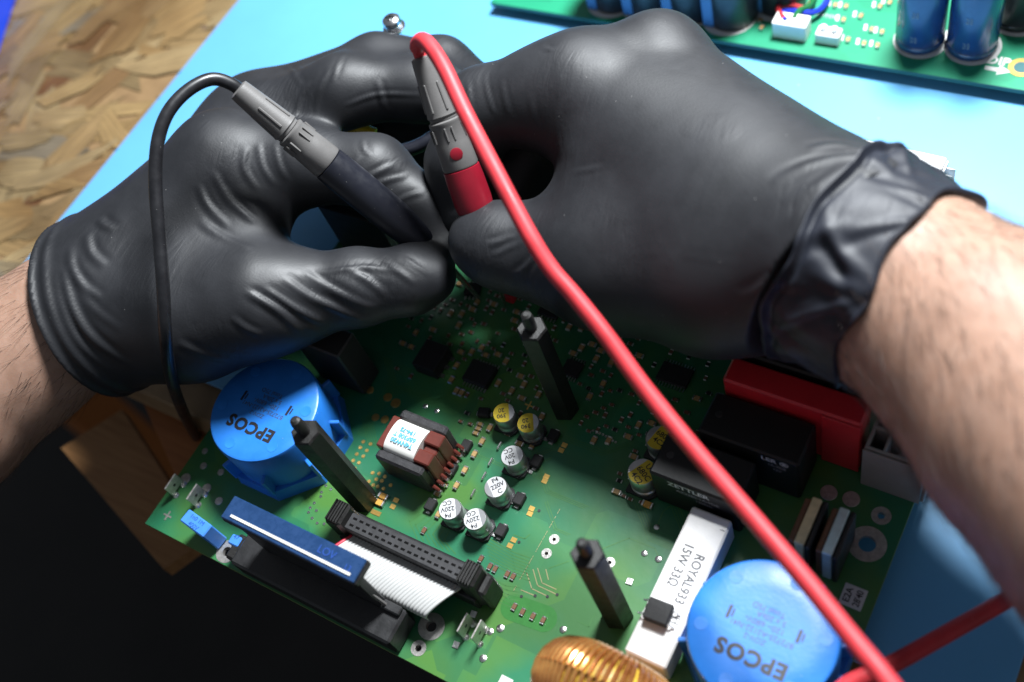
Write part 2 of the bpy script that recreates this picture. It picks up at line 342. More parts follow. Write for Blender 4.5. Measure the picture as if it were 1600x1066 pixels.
# flakes of the chipboard
fv = []; ff = []; fuv = []
def add_flake(x, y, L_, W_, a, z):
    ca, sa = math.cos(a), math.sin(a); o_ = len(fv); n = 14; k0 = random.random() * 5; bnd = random.gauss(0, 6)
    for i in range(n):
        th = 2 * PI * i / n; e = 0.6 + 0.55 * random.random()
        px = L_ / 2 * e * math.copysign(abs(math.cos(th)) ** .6, math.cos(th)); py = W_ / 2 * e * math.copysign(abs(math.sin(th)) ** .8, math.sin(th))
        py += bnd * px * px; fv.append((x + ca * px - sa * py, y + sa * px + ca * py, z)); fuv.append((px + k0, py + k0 * 1.7))
    ff.append(tuple(range(o_, o_ + n)))
for k in range(1700):
    x = random.uniform(-0.86, -0.385); y = random.uniform(0.085, 0.86)
    add_flake(x, y, random.uniform(.025, .085), random.uniform(.008, .024), random.gauss(0.9, 0.75), TABZ + 0.0001 + 0.0012 * k / 1700)
me = bpy.data.meshes.new('wood_flakes'); me.from_pydata(fv, [], ff); me.materials.append(flake_m)
ul = me.uv_layers.new(name='UVMap')
for lp in me.loops: ul.data[lp.index].uv = fuv[lp.vertex_index]
o = link('wood_flakes', me, tb); o['kind'] = 'stuff'

t = MB(); mx0, mx1, my0, my1 = -0.4065, 0.0165, FRONT, 0.56
t.box(((mx0 + mx1) / 2, (my0 + my1) / 2, (MATZ + TABZ + .0014) / 2), (mx1 - mx0, my1 - my0, MATZ - TABZ - .0014), 0.0003)
tag(t.obj('work_mat', matte_m, None, 0), 'light blue rubber work mat laid over the chipboard bench', 'mat')

# wooden frame leaning below the overhanging board
wf = thing('wooden_stand', (-0.36, 0.05, -0.2), 'dark wooden stand of two planks below the left board corner', 'stand')
def plank(name, quad, z, th, m):
    q = [P(u, v, z) for u, v in quad]; t = MB(); t.prism([(p[0], p[1]) for p in q], z - th, z); t.obj(name, m, wf, 0)
plank('plank', ((95, 700), (190, 640), (322, 842), (256, 890)), -0.055, 0.007, wood_m)
plank('plank', ((215, 610), (345, 560), (420, 740), (300, 800)), -0.036, 0.02, woodor_m)
t = MB(); a = P(352, 640, -0.06); t.tube([(a[0], a[1] + .03, -0.057), (a[0], a[1] + .03, -0.75)], .012, 8); t.obj('leg', wood_m, wf)

# cobalt strip in the far corner of the bench
t = MB(); p0, p1 = P(-20, 100, TABZ), P(40, -60, TABZ)
dx, dy = p1[0] - p0[0], p1[1] - p0[1]; L_ = math.hypot(dx, dy)
a = P(7, 63, TABZ); b = P(27, 0, TABZ); dv = np.array([b[0] - a[0], b[1] - a[1]]); dv /= np.linalg.norm(dv); nv = np.array([-dv[1], dv[0]])
c0 = np.array([a[0], a[1]]) - dv * .06; c1 = c0 + dv * .26
t.prism([c0, c1, c1 + nv * .05, c0 + nv * .05], TABZ + .0014, TABZ + 0.016)
tag(t.obj('storage_tray', rack_m, None, 0), 'cobalt blue plastic tray edge on the chipboard, top left', 'tray')

# ================================================================ main board
BX0, BX1, BY0, BY1 = -0.2585, -0.0240, 0.0300, 0.2350
cb = thing('circuit_board', (-0.14, 0.13, -0.008), 'green power circuit board with components, worked on under both gloved hands', 'circuit board')
holes = [(1355, 850, .0026, .0056), (1377, 806, .0011, .0029), (674, 979, .0018, .0044), (654, 1013, .0011, .0025), (355, 862, .0017, .0041),
         (866, 843, .0006, .0017), (854, 865, .0006, .0017), (953, 879, .0006, .0017)]
hl = []
for (u, v, r, R_) in holes: p = P(u, v); hl.append((p[0], p[1], r))
plate_with_holes('board', [(BX0, BY0), (BX1, BY0), (BX1, BY1), (BX0, BY1)], hl, -0.0016, 0.0, board_m, cb)
t = MB()
for (x0, y0, x1, y1) in ((BX0, BY0, BX1, BY0), (BX0, BY1, BX1, BY1)):
    t.box(((x0 + x1) / 2, y0 + (-.00006 if y0 == BY0 else .00006), -0.0008), (x1 - x0, .0001, .0012))
for x in (BX0 - .00006, BX1 + .00006): t.box((x, (BY0 + BY1) / 2, -0.0008), (.0001, BY1 - BY0, .0012))
t.obj('board_edge', laminate_m, cb, 0)
for (u, v, r, R_) in holes:
    p = P(u, v); t = MB(); sg = 24; vs = []; fs = []
    for q, (rr, zz) in enumerate(((r * .97, -.0016), (r * .97, .00012), (R_, .00012), (R_, .00001))):
        for i in range(sg): vs.append((p[0] + rr * math.cos(2 * PI * i / sg), p[1] + rr * math.sin(2 * PI * i / sg), zz))
    for k in range(3):
        for i in range(sg): fs.append((k * sg + i, k * sg + (i + 1) % sg, (k + 1) * sg + (i + 1) % sg, (k + 1) * sg + i))
    t.add(vs, fs); t.obj('plated_hole', tin_m, cb)
for (x, y) in ((BX0 + .012, .11), (BX1 - .012, .11), (BX0 + .012, .222), (BX1 - .012, .222)):   # feet under the board
    t = MB(); t.lathe([(.004, MATZ), (.004, -.0017)], (x, y, 0), 6); t.obj('foot', nylon_m, cb, 0)

# ---- traces and bare pads
def strip(mb, pts, w, z=0.00006):
    pts = [np.array(p[:2]) for p in pts]
    for a, b in zip(pts[:-1], pts[1:]):
        d = _n(b - a); n_ = np.array([-d[1], d[0]]) * w / 2; e = d * w * .3
        mb.add([(*(a - e - n_), z), (*(b + e - n_), z), (*(b + e + n_), z), (*(a - e + n_), z)], [(0, 1, 2, 3)])
tr = MB(); trl = MB()
def T_(L, w=.00028, m=None): strip(m or tr, [P(*q) for q in L], w)
for k in range(8):                                                     # bus leaving the ribbon connector
    o_ = k * 6.0
    T_([(758 + o_ * .2, 838 + o_), (800 + o_ * .12, 862 + o_ * .9), (828, 872 + o_ * .85)])
for k in range(7):
    T_([(690 + k * 5, 782 + k * 2), (640 + k * 9, 815 + k * 5), (652 + k * 10, 842 + k * 4)], .00025)
for k in range(6):
    T_([(763 + k * 3, 900 + k * 8), (790 + k * 2, 915 + k * 7), (812, 918 + k * 7)], .00025)
for L in (((823, 895), (831, 920), (856, 932)), ((833, 890), (840, 915), (870, 929)), ((840, 888), (847, 911), (869, 921)), ((853, 890), (857, 906)), ((814, 922), (836, 931))): T_(L, .0003, trl)
for L in (((858, 888), (889, 877)), ((938, 859), (983, 841), (1023, 857), (1029, 870)), ((901, 970), (920, 979), (929, 959)), ((1026, 824), (1036, 800), (1048, 790)),
          ((803, 836), (820, 842), (828, 835)), ((843, 797), (835, 800))): T_(L, .0003)
for k in range(26):                                                    # background routing under the mask
    u = random.uniform(560, 1080); v = random.uniform(520, 800); p = P(u, v); L_ = random.uniform(.006, .03); a = random.choice((0, PI / 2, PI / 4, -PI / 4))
    for j in range(random.randint(2, 5)):
        q = p + np.array([-math.sin(a), math.cos(a), 0]) * .0008 * j
        e = q + np.array([math.cos(a), math.sin(a), 0]) * L_; a2 = a + PI / 4
        strip(tr, [q, e, e + np.array([math.cos(a2), math.sin(a2), 0]) * L_ * .5], .00022)
o = tr.obj('covered_traces', trace_m, cb, 0); o['kind'] = 'stuff'
d0, d1 = P(877, 792), P(802, 924)
for k in range(34):
    if random.random() < .75:
        a = d0 + (d1 - d0) * k / 34; strip(trl, [a, a + (d1 - d0) * random.uniform(.4, .9) / 34], .0002)
o = trl.obj('bare_traces', tracelt_m, cb, 0); o['kind'] = 'stuff'
for L in (((802, 792), (846, 792), (822, 865), (819, 868)), ((0, 0),)):
    pass
t = MB(); c = P(826, 958); e = P(853, 968) - c; ang = math.atan2(e[1], e[0]); pl = []
for k in range(28):
    th = 2 * PI * k / 28; x = .0052 * (1 if math.cos(th) > 0 else -1) + .0042 * math.cos(th); y = .0042 * math.sin(th)
    pl.append((c[0] + x * math.cos(ang) - y * math.sin(ang), c[1] + x * math.sin(ang) + y * math.cos(ang)))
t.prism(pl, 0.00001, 0.00004); t.obj('mask_window', oval_m, cb, 0)

pad_round = MB().lathe([(.0012, 0), (.0011, .00025), (.0006, .0005)], seg=12).mesh('solder_joint', solder_m)
via_g = MB().lathe([(.00075, 0), (.0006, .00018)], seg=10).mesh('via', gold_m)
via_s = MB().lathe([(.0006, 0), (.0005, .0002)], seg=10).mesh('via', solder_m)
dot_g = MB().lathe([(.0017, 0), (.0016, .00012)], seg=16).mesh('gold_dot', gold_m)
dot_t = MB().lathe([(.0026, 0), (.0025, .00012)], seg=18).mesh('tinned_dot', tin_m)
dot_t2 = MB().lathe([(.0016, 0), (.0015, .00015)], seg=14).mesh('tinned_dot', tin_m)
pad_sq = MB().box((0, 0, .0002), (.0021, .0021, .0004), .0001).mesh('square_joint', solder_m)
pin_hole = MB().lathe([(.0005, 0), (.0005, .0001)], seg=10).mesh('pin_hole', print_m)
def put(name, me, u, v, z=0.00002, rz=0.0, s=1.0): return link(name, me, cb, TR(P(u, v, 0) + np.array([0, 0, z]), rz) @ Matrix.Scale(s, 4))
for (u, v) in ((1026, 824), (1007, 865), (1029, 874), (880, 984), (782, 982), (755, 1029), (766, 987), (665, 635), (683, 642)): put('solder_joint', pad_round, u, v, s=random.uniform(.8, 1.15))
for (u, v) in ((984, 909), (713, 1008), (740, 960)): put('square_joint', pad_sq, u, v, rz=.1)
for (cx, cy) in ((300, 580), (350, 595), (280, 620), (325, 640), (255, 665), (300, 680), (230, 710), (270, 725), (240, 765), (365, 795), (410, 800), (450, 820), (390, 840), (430, 850), (340, 855), (370, 880), (400, 890), (440, 905), (490, 880)):
    put('via', via_g, 500 + cx / 4.44, 560 + cy / 4.44)
for (cx, cy) in ((130, 85), (165, 110), (100, 130), (95, 160), (50, 205), (22, 238), (65, 258), (35, 310), (70, 345), (118, 350), (10, 270)):
    put('via', via_s, 480 + cx / 4.44, 740 + cy / 4.44)
for (cx, cy) in ((345, 220), (470, 270), (525, 310), (385, 410), (450, 425)): put('gold_dot', dot_g, 500 + cx / 4.44, 560 + cy / 4.44, s=random.uniform(.85, 1.1))
for (u, v) in ((320, 705), (318, 728), (345, 738), (290, 748), (310, 789), (323, 763), (342, 783)): put('tinned_dot', dot_t2, u, v, s=random.uniform(.7, 1.3))
for (u, v) in ((1330, 780), (1295, 770)): put('tinned_dot', dot_t, u, v)
for (cx, cy) in ((250, 760), (335, 765), (403, 752), (155, 765), (277, 170), (138, 388)): put('pin_hole', pin_hole, 780 + cx / 4.44, 760 + cy / 4.44, .00008)
t = MB(); c = P(262, 806)
t.box((c[0], c[1], .0001), (.0036, .0006, .0001)); t.box((c[0], c[1], .00014), (.0006, .0036, .0001)); t.obj('plus_mark', tin_m, cb, 0)
t = MB(); c = P(827, 634)
t.box((c[0], c[1], .0001), (.0034, .0005, .0001)); t.box((c[0], c[1], .00014), (.0005, .0034, .0001)); t.obj('plus_mark', gold_m, cb, 0)

# ---- disc varistors
def varistor(c, zt, r):
    t = MB(); b = .0012
    t.lathe([(r, .004), (r, zt - b), (r - b * .35, zt - b * .3), (r - b, zt), (r * .6, zt)], (c[0], c[1], 0), 64)
    v_ = t.obj('disc_varistor', blue_m, cb)
    t = MB(); pl = []
    for k in range(8):
        a = PI / 8 + k * PI / 4; pl.append((c[0] + r * 1.16 * math.cos(a), c[1] + r * 1.16 * math.sin(a)))
    t.prism(pl, .0, .0055, [(c[0] + (p[0] - c[0]) * .97, c[1] + (p[1] - c[1]) * .97) for p in pl]); t.obj('skirt', blue_m, v_, 0)
    for k in range(8):
        a = k * PI / 4 + PI / 8; rr = r * 1.05; t = MB()
        t.box((0, 0, 0), (.0045, .0014, .010), .0003, mtx=TR((c[0] + rr * math.cos(a), c[1] + rr * math.sin(a), .0095), a)); t.obj('rib', blue_m, v_, 0)
    for k in range(6):
        a = k * PI / 3 + .3; t = MB(); disc(t, (c[0] + .8 * r * math.cos(a), c[1] + .8 * r * math.sin(a)), .0019, zt + .00001, 20, .00008); t.obj('mould_mark', blue_m, v_, 20)
    z = zt + .00006
    def tx(s_, x, y, sz, b_=0.0, m=print_m, sp=1.0): text(s_, sz, m, v_, TR((c[0] + x, c[1] + y, z), PI), bold=b_, spacing=sp)
    tx('EPCOS', 0, -.0078, .0060, .00028, sp=1.14)
    tx('ZOV-2', -.001, -.0028, .0021, m=greyprint_m); tx('B72725-A2122-N41', 0, -.0006, .0022, m=greyprint_m)
    tx('120~ 680V-', 0, .0018, .0023, m=greyprint_m); tx('5 x 20kA', .001, .0040, .0022, m=greyprint_m); tx('Total 75D', -.0005, .0061, .0022, m=greyprint_m)
    for s_ in (-1, 1): tx('I\u2016', s_ * .0096, .0022 + s_ * .0006, .0030, .0001)
    return v_
varistor(P(412, 638, .025), .025, .0200); varistor(P(1191, 986, .025), .025, .0204)

# ---- hexagonal stand-offs with a pin on top
def standoff(u, v, h, R_=.0048, pin=True, m=nylon_m):
    c = P(u, v); t = MB(); t.lathe([(R_ * .96, 0), (R_, .0006), (R_, h - .0008), (R_ * .9, h)], (c[0], c[1], 0), 6, mtx=TR((c[0], c[1], 0), .35))
    s_ = t.obj('hex_standoff', m, cb, 20)
    if pin:
        t = MB(); t.lathe([(.0019, 0), (.0019, .0055), (.0016, .0072), (.0008, .0078)], (c[0], c[1], h), 14); t.obj('pin', m, s_)
    return s_, c
standoff(571, 783, .0525); standoff(966, 962, .0525); standoff(884, 640, .0525)
q = np.array([-.2478, .2236, 0]); t = MB(); t.lathe([(.0045, 0), (.0045, .0495), (.004, .050)], q, 6); t.obj('hex_standoff', steel_m, cb, 20); c = q

# ---- the screw on the rear corner stand-off
p = np.array([c[0], c[1], .0505]); sc = thing('screw', p, 'silver crosshead screw with washers sticking up behind the left glove', 'screw')
ax = TR(p)
t = MB(); t.lathe([(.0016, -.008), (.0016, .0062)], mtx=ax, seg=14); t.obj('shank', steel_m, sc)
t = MB(); t.lathe([(.0042, .0062), (.0043, .0069)], mtx=ax, seg=24); t.obj('washer', steel_m, sc)
t = MB(); t.lathe([(.0032, .0069), (.0035, .0073), (.0035, .0080), (.0032, .0084)], mtx=ax, seg=24); t.obj('spring_washer', steel_m, sc)
t = MB(); t.lathe([(.0034, .0084), (.0036, .0092), (.0033, .0106), (.0024, .0114), (.001, .0117)], mtx=ax, seg=24); hd = t.obj('head', steel_m, sc)
t = MB()
for a in (.3, .3 + PI / 2): t.box((0, 0, 0), (.0034, .0007, .0006), mtx=ax @ TR((0, 0, .01165), a))
t.obj('cross_recess', black_m, hd, 0)

# ---- transformer
def boxpart(name, x0, x1, y0, y1, z0, z1, m, par, b=.0004):
    t = MB(); t.box(((x0 + x1) / 2, (y0 + y1) / 2, (z0 + z1) / 2), (x1 - x0, y1 - y0, z1 - z0), b); return t.obj(name, m, par, 30)
TZ = .0158
a = P(632, 640, TZ); b_ = P(664, 748, TZ); tx0, tx1, ty0, ty1 = a[0] - .0026, a[0] + .0186, b_[1] + .0003, a[1] + .0006
tf = boxpart('transformer', tx0 + .001, tx1 - .001, ty0 + .003, ty1 - .003, .002, TZ - .004, ferrite_m, cb)
boxpart('core_leg', tx0 + .0012, tx1 - .0012, ty0, ty0 + .0036, .0005, TZ - .001, ferrite_m, tf, .0008)
boxpart('core_leg', tx0 + .0012, tx1 - .0012, ty1 - .0036, ty1, .0005, TZ - .001, ferrite_m, tf, .0008)
boxpart('bobbin_flange', tx0, tx0 + .0028, ty0 + .0037, ty1 - .0037, .0005, TZ, brown_m, tf)
boxpart('bobbin_flange', tx1 - .0062, tx1, ty0 + .0038, (ty0 + ty1) / 2 - .0012, .0005, TZ, brown_m, tf)
boxpart('bobbin_flange', tx1 - .0062, tx1, (ty0 + ty1) / 2 + .0012, ty1 - .0038, .0005, TZ, brown_m, tf)
boxpart('bobbin_web', tx1 - .0055, tx1 - .0004, (ty0 + ty1) / 2 - .0013, (ty0 + ty1) / 2 + .0013, .0005, TZ - .0016, brown_m, tf)
t = MB(); n = 18; pl = []
hw = (ty1 - ty0) / 2 - .0036; cy = (ty0 + ty1) / 2
prof = [(cy - hw, .004), (cy - hw, TZ - .0035)] + [(cy - hw * math.cos(PI * k / n) ** 1 if 0 else cy - hw * math.cos(PI * k / n), TZ - .0035 + .0045 * math.sin(PI * k / n) ** .55) for k in range(1, n)] + [(cy + hw, TZ - .0035), (cy + hw, .004)]
xs = (tx0 + .0027, tx1 - .0061); vs = [(x, q[0], q[1]) for x in xs for q in prof]; m_ = len(prof)
t.add(vs, [(i, i + 1, m_ + i + 1, m_ + i) for i in range(m_ - 1)] + [tuple(range(m_)), tuple(range(2 * m_ - 1, m_ - 1, -1))]); t.obj('tape_winding', tape_m, tf, 50)
for k, s_ in enumerate(('T4NW20', '6BP308 T', '194-75')):
    text(s_, .0022, blueprint_m, tf, TR(((xs[0] + xs[1]) / 2, cy - .0022 + k * .0022, TZ + .00115), PI), bold=.00008)
for k in range(8):
    y = ty0 + .0015 + k * (ty1 - ty0 - .003) / 7
    t = MB(); t.box((tx1 + .0009, y, .0018), (.0026, .0012, .0012), .0003); pn = t.obj('pin', solder_m, tf, 0)
    t = MB(); t.tube([(tx1 - .0006, y, .0045), (tx1 + .0004, y, .0036), (tx1 + .0011, y, .0025)], .0007, 8); t.obj('wire_wrap', brown_m, pn)

# ---- SMD electrolytic capacitors
def ecap(u, v, top_m, cut_a, txt, h=.0098, r=.0039, zoff=True):
    c = P(u, v, h)
    t = MB(); t.lathe([(r * .97, .0012), (r, .0018), (r, .0026), (r * .9, .0031), (r * .9, .0034), (r, .004), (r, h - .0006), (r * .93, h)], (c[0], c[1], 0), 36)
    e = t.obj('electrolytic_capacitor', can_m, cb, 40)
    t = MB(); b = r * 1.04; k = r * .4
    t.prism([(c[0] + x, c[1] + y) for x, y in ((-b, -b), (b - k, -b), (b, -b + k), (b, b - k), (b - k, b), (-b, b))], .0001, .0013); t.obj('base', black_m, e, 0)
    for s_ in (-1, 1):
        t = MB(); t.box((c[0] + s_ * b * 1.0, c[1], .0003), (.0028, .0012, .0004)); t.obj('terminal', solder_m, e, 0)
    rr = r * .925; pl = []
    for q in range(40):
        th = 2 * PI * q / 40
        x, y = rr * math.cos(th), rr * math.sin(th); d = x * math.cos(cut_a) + y * math.sin(cut_a)
        if d > rr * .5: x -= (d - rr * .5) * math.cos(cut_a); y -= (d - rr * .5) * math.sin(cut_a)
        pl.append((c[0] + x, c[1] + y))
    t = MB(); t.prism(pl, h + .00001, h + .00005); t.obj('lid_paint', top_m, e, 0)
    t = MB(); pl2 = []
    for q in range(14):
        th = cut_a - 1.0 + 2.0 * q / 13; pl2.append((c[0] + rr * math.cos(th), c[1] + rr * math.sin(th)))
    t.prism(pl2, h + .00001, h + .00005); t.obj('polarity_mark', greyprint_m if top_m is whiteink_m else can_m, e, 0)
    for k, s_ in enumerate(txt):
        o_ = (k - (len(txt) - 1) / 2) * r * .55; dx = math.cos(cut_a); dy = math.sin(cut_a); off = -r * .2
        text(s_, r * .56, print_m, e, TR((c[0] + dx * (off + o_ * -0) - dy * o_ * -1, c[1] + dy * off - dx * o_, h + .00009), cut_a - PI), bold=.00004)
alu = mat('bright_lid', (0.70, 0.70, 0.71), 0.4, metal=0.3, var=0.05)
UPR = PI / 4
ecap(787, 645, yellowtop_m, .55, ('20', '390'), .0088, .0039); ecap(825, 661, yellowtop_m, .55, ('20', '390'), .0088, .0039)
ecap(800, 712, alu, .75, ('CC', '20V', 'P4'), .0090); ecap(774, 761, alu, PI + .9, ('C', '220V', 'P4'), .0090)
ecap(703, 795, alu, .6, ('CC', '220V', 'P4'), .0090); ecap(742, 811, alu, .75, ('CG', '220V', 'P4'), .0090)
ecap(1003, 737, yellowtop_m, 2.6, ('4C2', '680C', 'UC'), .0100, .0047); ecap(1030, 684, yellowtop_m, 2.9, ('4C2', '680C'), .0095, .0045)

# ---- relays, red module, terminal block
def relay(x0, x1, y0, y1, h, lines):
    r_ = boxpart('relay', x0, x1, y0, y1, .0004, h, relay_m, cb, .0007)
    for (s_, sz, zz, dx, m) in lines:
        text(s_, sz, m, r_, Matrix.Translation(((x0 + x1) / 2 + dx, y0 - .00006, zz)) @ Matrix.Rotation(PI / 2, 4, 'X'), bold=.00006)
    t = MB(); t.lathe([(.0012, 0), (.0011, .0002)], ((x0 + .004), (y0 + y1) / 2, h), 14); t.obj('vent', black_m, r_)
relay(-.0948, -.0665, .1085, .1235, .0215, (('ZETTLER', .0034, .0185, -.0015, whiteink_m), ('AZ2280-1A-9DE', .0020, .0152, .0012, greyink_m), ('12VDC', .0018, .0125, .003, greyink_m)))
relay(-.0860, -.0545, .1255, .1400, .0245, (('LER \u24C7', .0030, .0215, .0085, whiteink_m), ('1A-9DE', .0018, .0185, .009, greyink_m), ('12V', .0017, .0160, .009, greyink_m)))
t = MB()
rb = boxpart('red_module', -.0842, -.0418, .1412, .1500, .0012, .0305, redblk_m, cb, .0007)
boxpart('foot_rib', -.0535, -.0419, .1405, .1411, .0004, .0296, redblk_m, rb, .0002)
tm = boxpart('terminal_block', -.0401, -.0226, .1375, .1378, .0, .0235, greyterm_m, cb, .00005)
for k in range(6):
    x0 = -.0401; y = .1384 + k * .0072
    if y > .158: break
    boxpart('divider', x0 + .0002, -.0255, y, y + .0011, .0001, .0232 if k else .0233, greyterm_m, tm, .0002)
    boxpart('cross_wall', x0 + .0052, x0 + .0060, y + .0011, y + .0071, .0001, .0228, greyterm_m, tm, .0001)
    boxpart('back_wall', x0 + .0002, x0 + .0012, y + .0011, y + .0071, .0001, .0230, greyterm_m, tm, .0001)
    boxpart('floor_plate', x0 + .0013, -.0230, y + .0012, y + .0070, .0001, .008, black_m, tm, .0001)
    for q in range(3):
        boxpart('latch_tooth', -.0254 + q * .0014, -.0244 + q * .0014, y, y + .0011, .0001, .020 - q * .0035, greyterm_m, tm, .0001)
    t = MB(); t.lathe([(.0013, 0), (.0013, .006)], (x0 + .0095, y + .004, .010), 12); t.obj('clamp_screw', steel_m, tm)
relay(-.0835, -.0425, .1512, .1740, .0315, ())  # added unseen case, keeps lamp light off the red module's back face
# clear-cased parts beside the right varistor, plates lightened to stand for reflections
for (x, mm) in ((-.0468, mica_m), (-.0388, glassrefl_m)):
    q = boxpart('film_plate', x - .0014, x + .0014, .1052, .1202, .0005, .0200, mm, cb, .0003)
    boxpart('case_wall', x + .0016, x + .0032, .1050, .1204, .0003, .0192, black_m, q, .0004)
    boxpart('rim', x - .0034, x - .0016, .1056, .1198, .0003, .0185, chipb_m, q, .0004)

# ---- cement resistor with writing, chip lying on it
rx0, rx1, ry0, ry1, rz_ = -.0806, -.0678, .0588, .1069, .0125
cr = boxpart('cement_resistor', rx0, rx1, ry0, ry1, .0003, rz_, white_m, cb, .0006)
text('ROYAL933', .0040, greyprint_m, cr, TR((rx0 + .0084, .0855, rz_ + .00006), -PI / 2), sx=.86, bold=.00010)
text('15W 33\u03A9', .0040, greyprint_m, cr, TR((rx0 + .0042, .0885, rz_ + .00006), -PI / 2), sx=.86, bold=.00010)
text('H', .0034, greyprint_m, cr, TR((rx0 + .0098, .0727, rz_ + .00006), -PI / 2))
text('1', .0022, greyprint_m, cr, TR((rx0 + .0112, .1030, rz_ + .00006), -PI / 2))
cc = P(1029, 957, rz_ + .0018)
ch = thing('chip', (cc[0], cc[1], rz_), 'small black chip lying loose on the white cement resistor', 'chip')
t = MB(); t.box((cc[0], cc[1], rz_ + .0018), (.0074, .0064, .0032), .0003, rz=.05); t.obj('chip_body', epoxy_m, ch, 0)
for s_ in (-1, 1):
    for q in (-1, 1):
        t = MB(); x = cc[0] + s_ * .0037; y = cc[1] + q * .0021
        t.tube([(x, y, rz_ + .0018), (x + s_ * .0008, y, rz_ + .0017), (x + s_ * .0012, y, rz_ + .0006), (x + s_ * .0021, y, rz_ + .0004)], .00032, 6); t.obj('pin', steel_m, ch)

# ---- black film box capacitor beside the left varistor and heat sink under the fingers
boxpart('box_capacitor', -.2290, -.2085, .1045, .1150, .0004, .0275, mat('grey_black', (0.030, 0.028, 0.028), .5, bump=.1), cb, .0006)
hs = boxpart('heat_sink', -.2420, -.2140, .1500, .1530, .0004, .0420, black_m, cb, .0004)
for k in range(5): boxpart('fin', -.2415 + k * .0062, -.2400 + k * .0062, .1531, .1640, .0004, .0415, black_m, hs, .0003)

# ---- blue film capacitors
def filmcap(u0, v0, u1, v1, u2, v2, z, txt):
    a, b, c = P(u0, v0, z), P(u1, v1, z), P(u2, v2, z)
    L_ = np.linalg.norm((b - a)[:2]); W_ = np.linalg.norm((c - a)[:2]); ang = math.atan2(b[1] - a[1], b[0] - a[0]); ce = (b + c) / 2
    t = MB(); t.box((ce[0], ce[1], z / 2 + .0003), (L_, W_, z - .0006), .0004, rz=ang); f_ = t.obj('film_capacitor', bluelt_m, cb, 0)
    for k, s_ in enumerate(txt):
        text(s_, .0022, darkblueink_m, f_, TR((ce[0], ce[1] + .0011 - .0024 * k, z + .00006), ang))
filmcap(296, 796, 332, 822, 279, 812, .0125, ('1n0 1M', '400V'))
filmcap(362, 833, 377, 840, 356, 848, .0100, ('47',))

H_ = PI / 2
# ---- blade terminals
def blade(c, rz, h=.0065):
    T0 = TR((c[0], c[1], 0), rz); t = MB()
    for (x0, x1, z0, z1) in ((-.0032, .0032, .0018, h), (-.0030, -.0016, .0, .0018), (.0016, .0030, .0, .0018)):
        t.box((0, 0, 0), (x1 - x0, .0006, z1 - z0), .00012, mtx=T0 @ Matrix.Translation(((x0 + x1) / 2, 0, (z0 + z1) / 2)))
    b_ = t.obj('blade_terminal', tin_m, cb, 0)
    t = MB(); t.lathe([(.0006, -.0004), (.0006, .0004)], mtx=T0 @ Matrix.Translation((0, 0, h * .6)) @ Matrix.Rotation(PI / 2, 4, 'X'), seg=12); t.obj('eye', black_m, b_)
    for x in (-.0023, .0023):
        q = T0 @ Vector((x, 0, 0)); t = MB(); t.lathe([(.0013, 0), (.0011, .0004), (.0007, .0008)], q, 12); t.obj('solder_fillet', solder_m, b_)
for (u, v, h) in ((265, 752, .0075), (299, 768, .0075), (722, 972, .0085), (744, 983, .0085)): blade(P(u, v, h), H_, h)

# ---- tall black header with blue foil top at the front edge
hd = boxpart('header_socket', -.2120, -.1470, .0305, .0420, .0003, .0110, black_m, cb, .0008)
boxpart('end_lug', -.2160, -.2125, .0315, .0405, .0003, .0095, nylon_m, hd, .0008)
boxpart('riser_wall', -.2030, -.1545, .0392, .0422, .0111, .0375, black_m, hd, .0004)
boxpart('lower_lip', -.1715, -.1480, .0392, .0421, .0111, .0128, black_m, hd, .0004)
tb_ = boxpart('top_bar', -.2030, -.1512, .0378, .0458, .0376, .0402, black_m, hd, .0005)
foil = boxpart('foil_cover', -.2027, -.1515, .0380, .0456, .0403, .0414, navyblue_m, tb_, .0003)
t = MB(); t.box((-.1765, .0397, .04165), (.0460, .0008, .0002)); t.obj('white_stripe', whiteink_m, tb_, 0)
text('LOV', .0034, darkblueink_m, tb_, TR((-.1640, .0424, .04155), 0)); text('13', .0026, darkblueink_m, tb_, TR((-.1555, .0410, .04155), 0))
t = MB(); t.tube([(-.1555, .0400, .037), (-.1552, .0402, .022), (-.1535, .0405, .0125), (-.1510, .0408, .0118)], .0006, 8); t.obj('earth_wire', greyboot_m, hd)

# ---- SMD parts
black_smd = MB().box((0, 0, .0013), (.0042, .0034, .0022), .0003).mesh('diode', epoxy_m, 30)
lead = MB().box((0, 0, .0004), (.0058, .0016, .0006), .0001).mesh('lead', solder_m, 0)
padmesh = MB().box((0, 0, .0001), (.0019, .0016, .0002)).mesh('pad', gold_m, 0)
def chipmesh(n_, L_, W_, H_, m): return MB().box((0, 0, H_ / 2), (L_ * .62, W_, H_), .00008).mesh(n_, m, 0)
endm = {}
def ends(L_, W_, H_):
    k = (L_, W_, H_)
    if k not in endm: endm[k] = MB().box((-L_ * .42, 0, H_ / 2), (L_ * .2, W_ * 1.02, H_ * 1.02), .0001).box((L_ * .42, 0, H_ / 2), (L_ * .2, W_ * 1.02, H_ * 1.02), .0001).mesh('end_cap', solder_m, 0)
    return endm[k]
SM = {'b': chipmesh('chip_resistor', .0022, .0012, .0006, chipb_m), 't': chipmesh('chip_capacitor', .0030, .0016, .0010, chipt_m), 'o': chipmesh('chip_capacitor', .0036, .0020, .0012, chipy_m),
      's': chipmesh('chip_capacitor', .0018, .0010, .0007, chipb_m), 'k': chipmesh('chip_resistor', .0020, .0012, .0005, epoxy_m)}
SD = {'b': (.0022, .0012, .0006), 't': (.0030, .0016, .0010), 'o': (.0036, .0020, .0012), 's': (.0018, .0010, .0007), 'k': (.0020, .0012, .0005)}
OCC = []
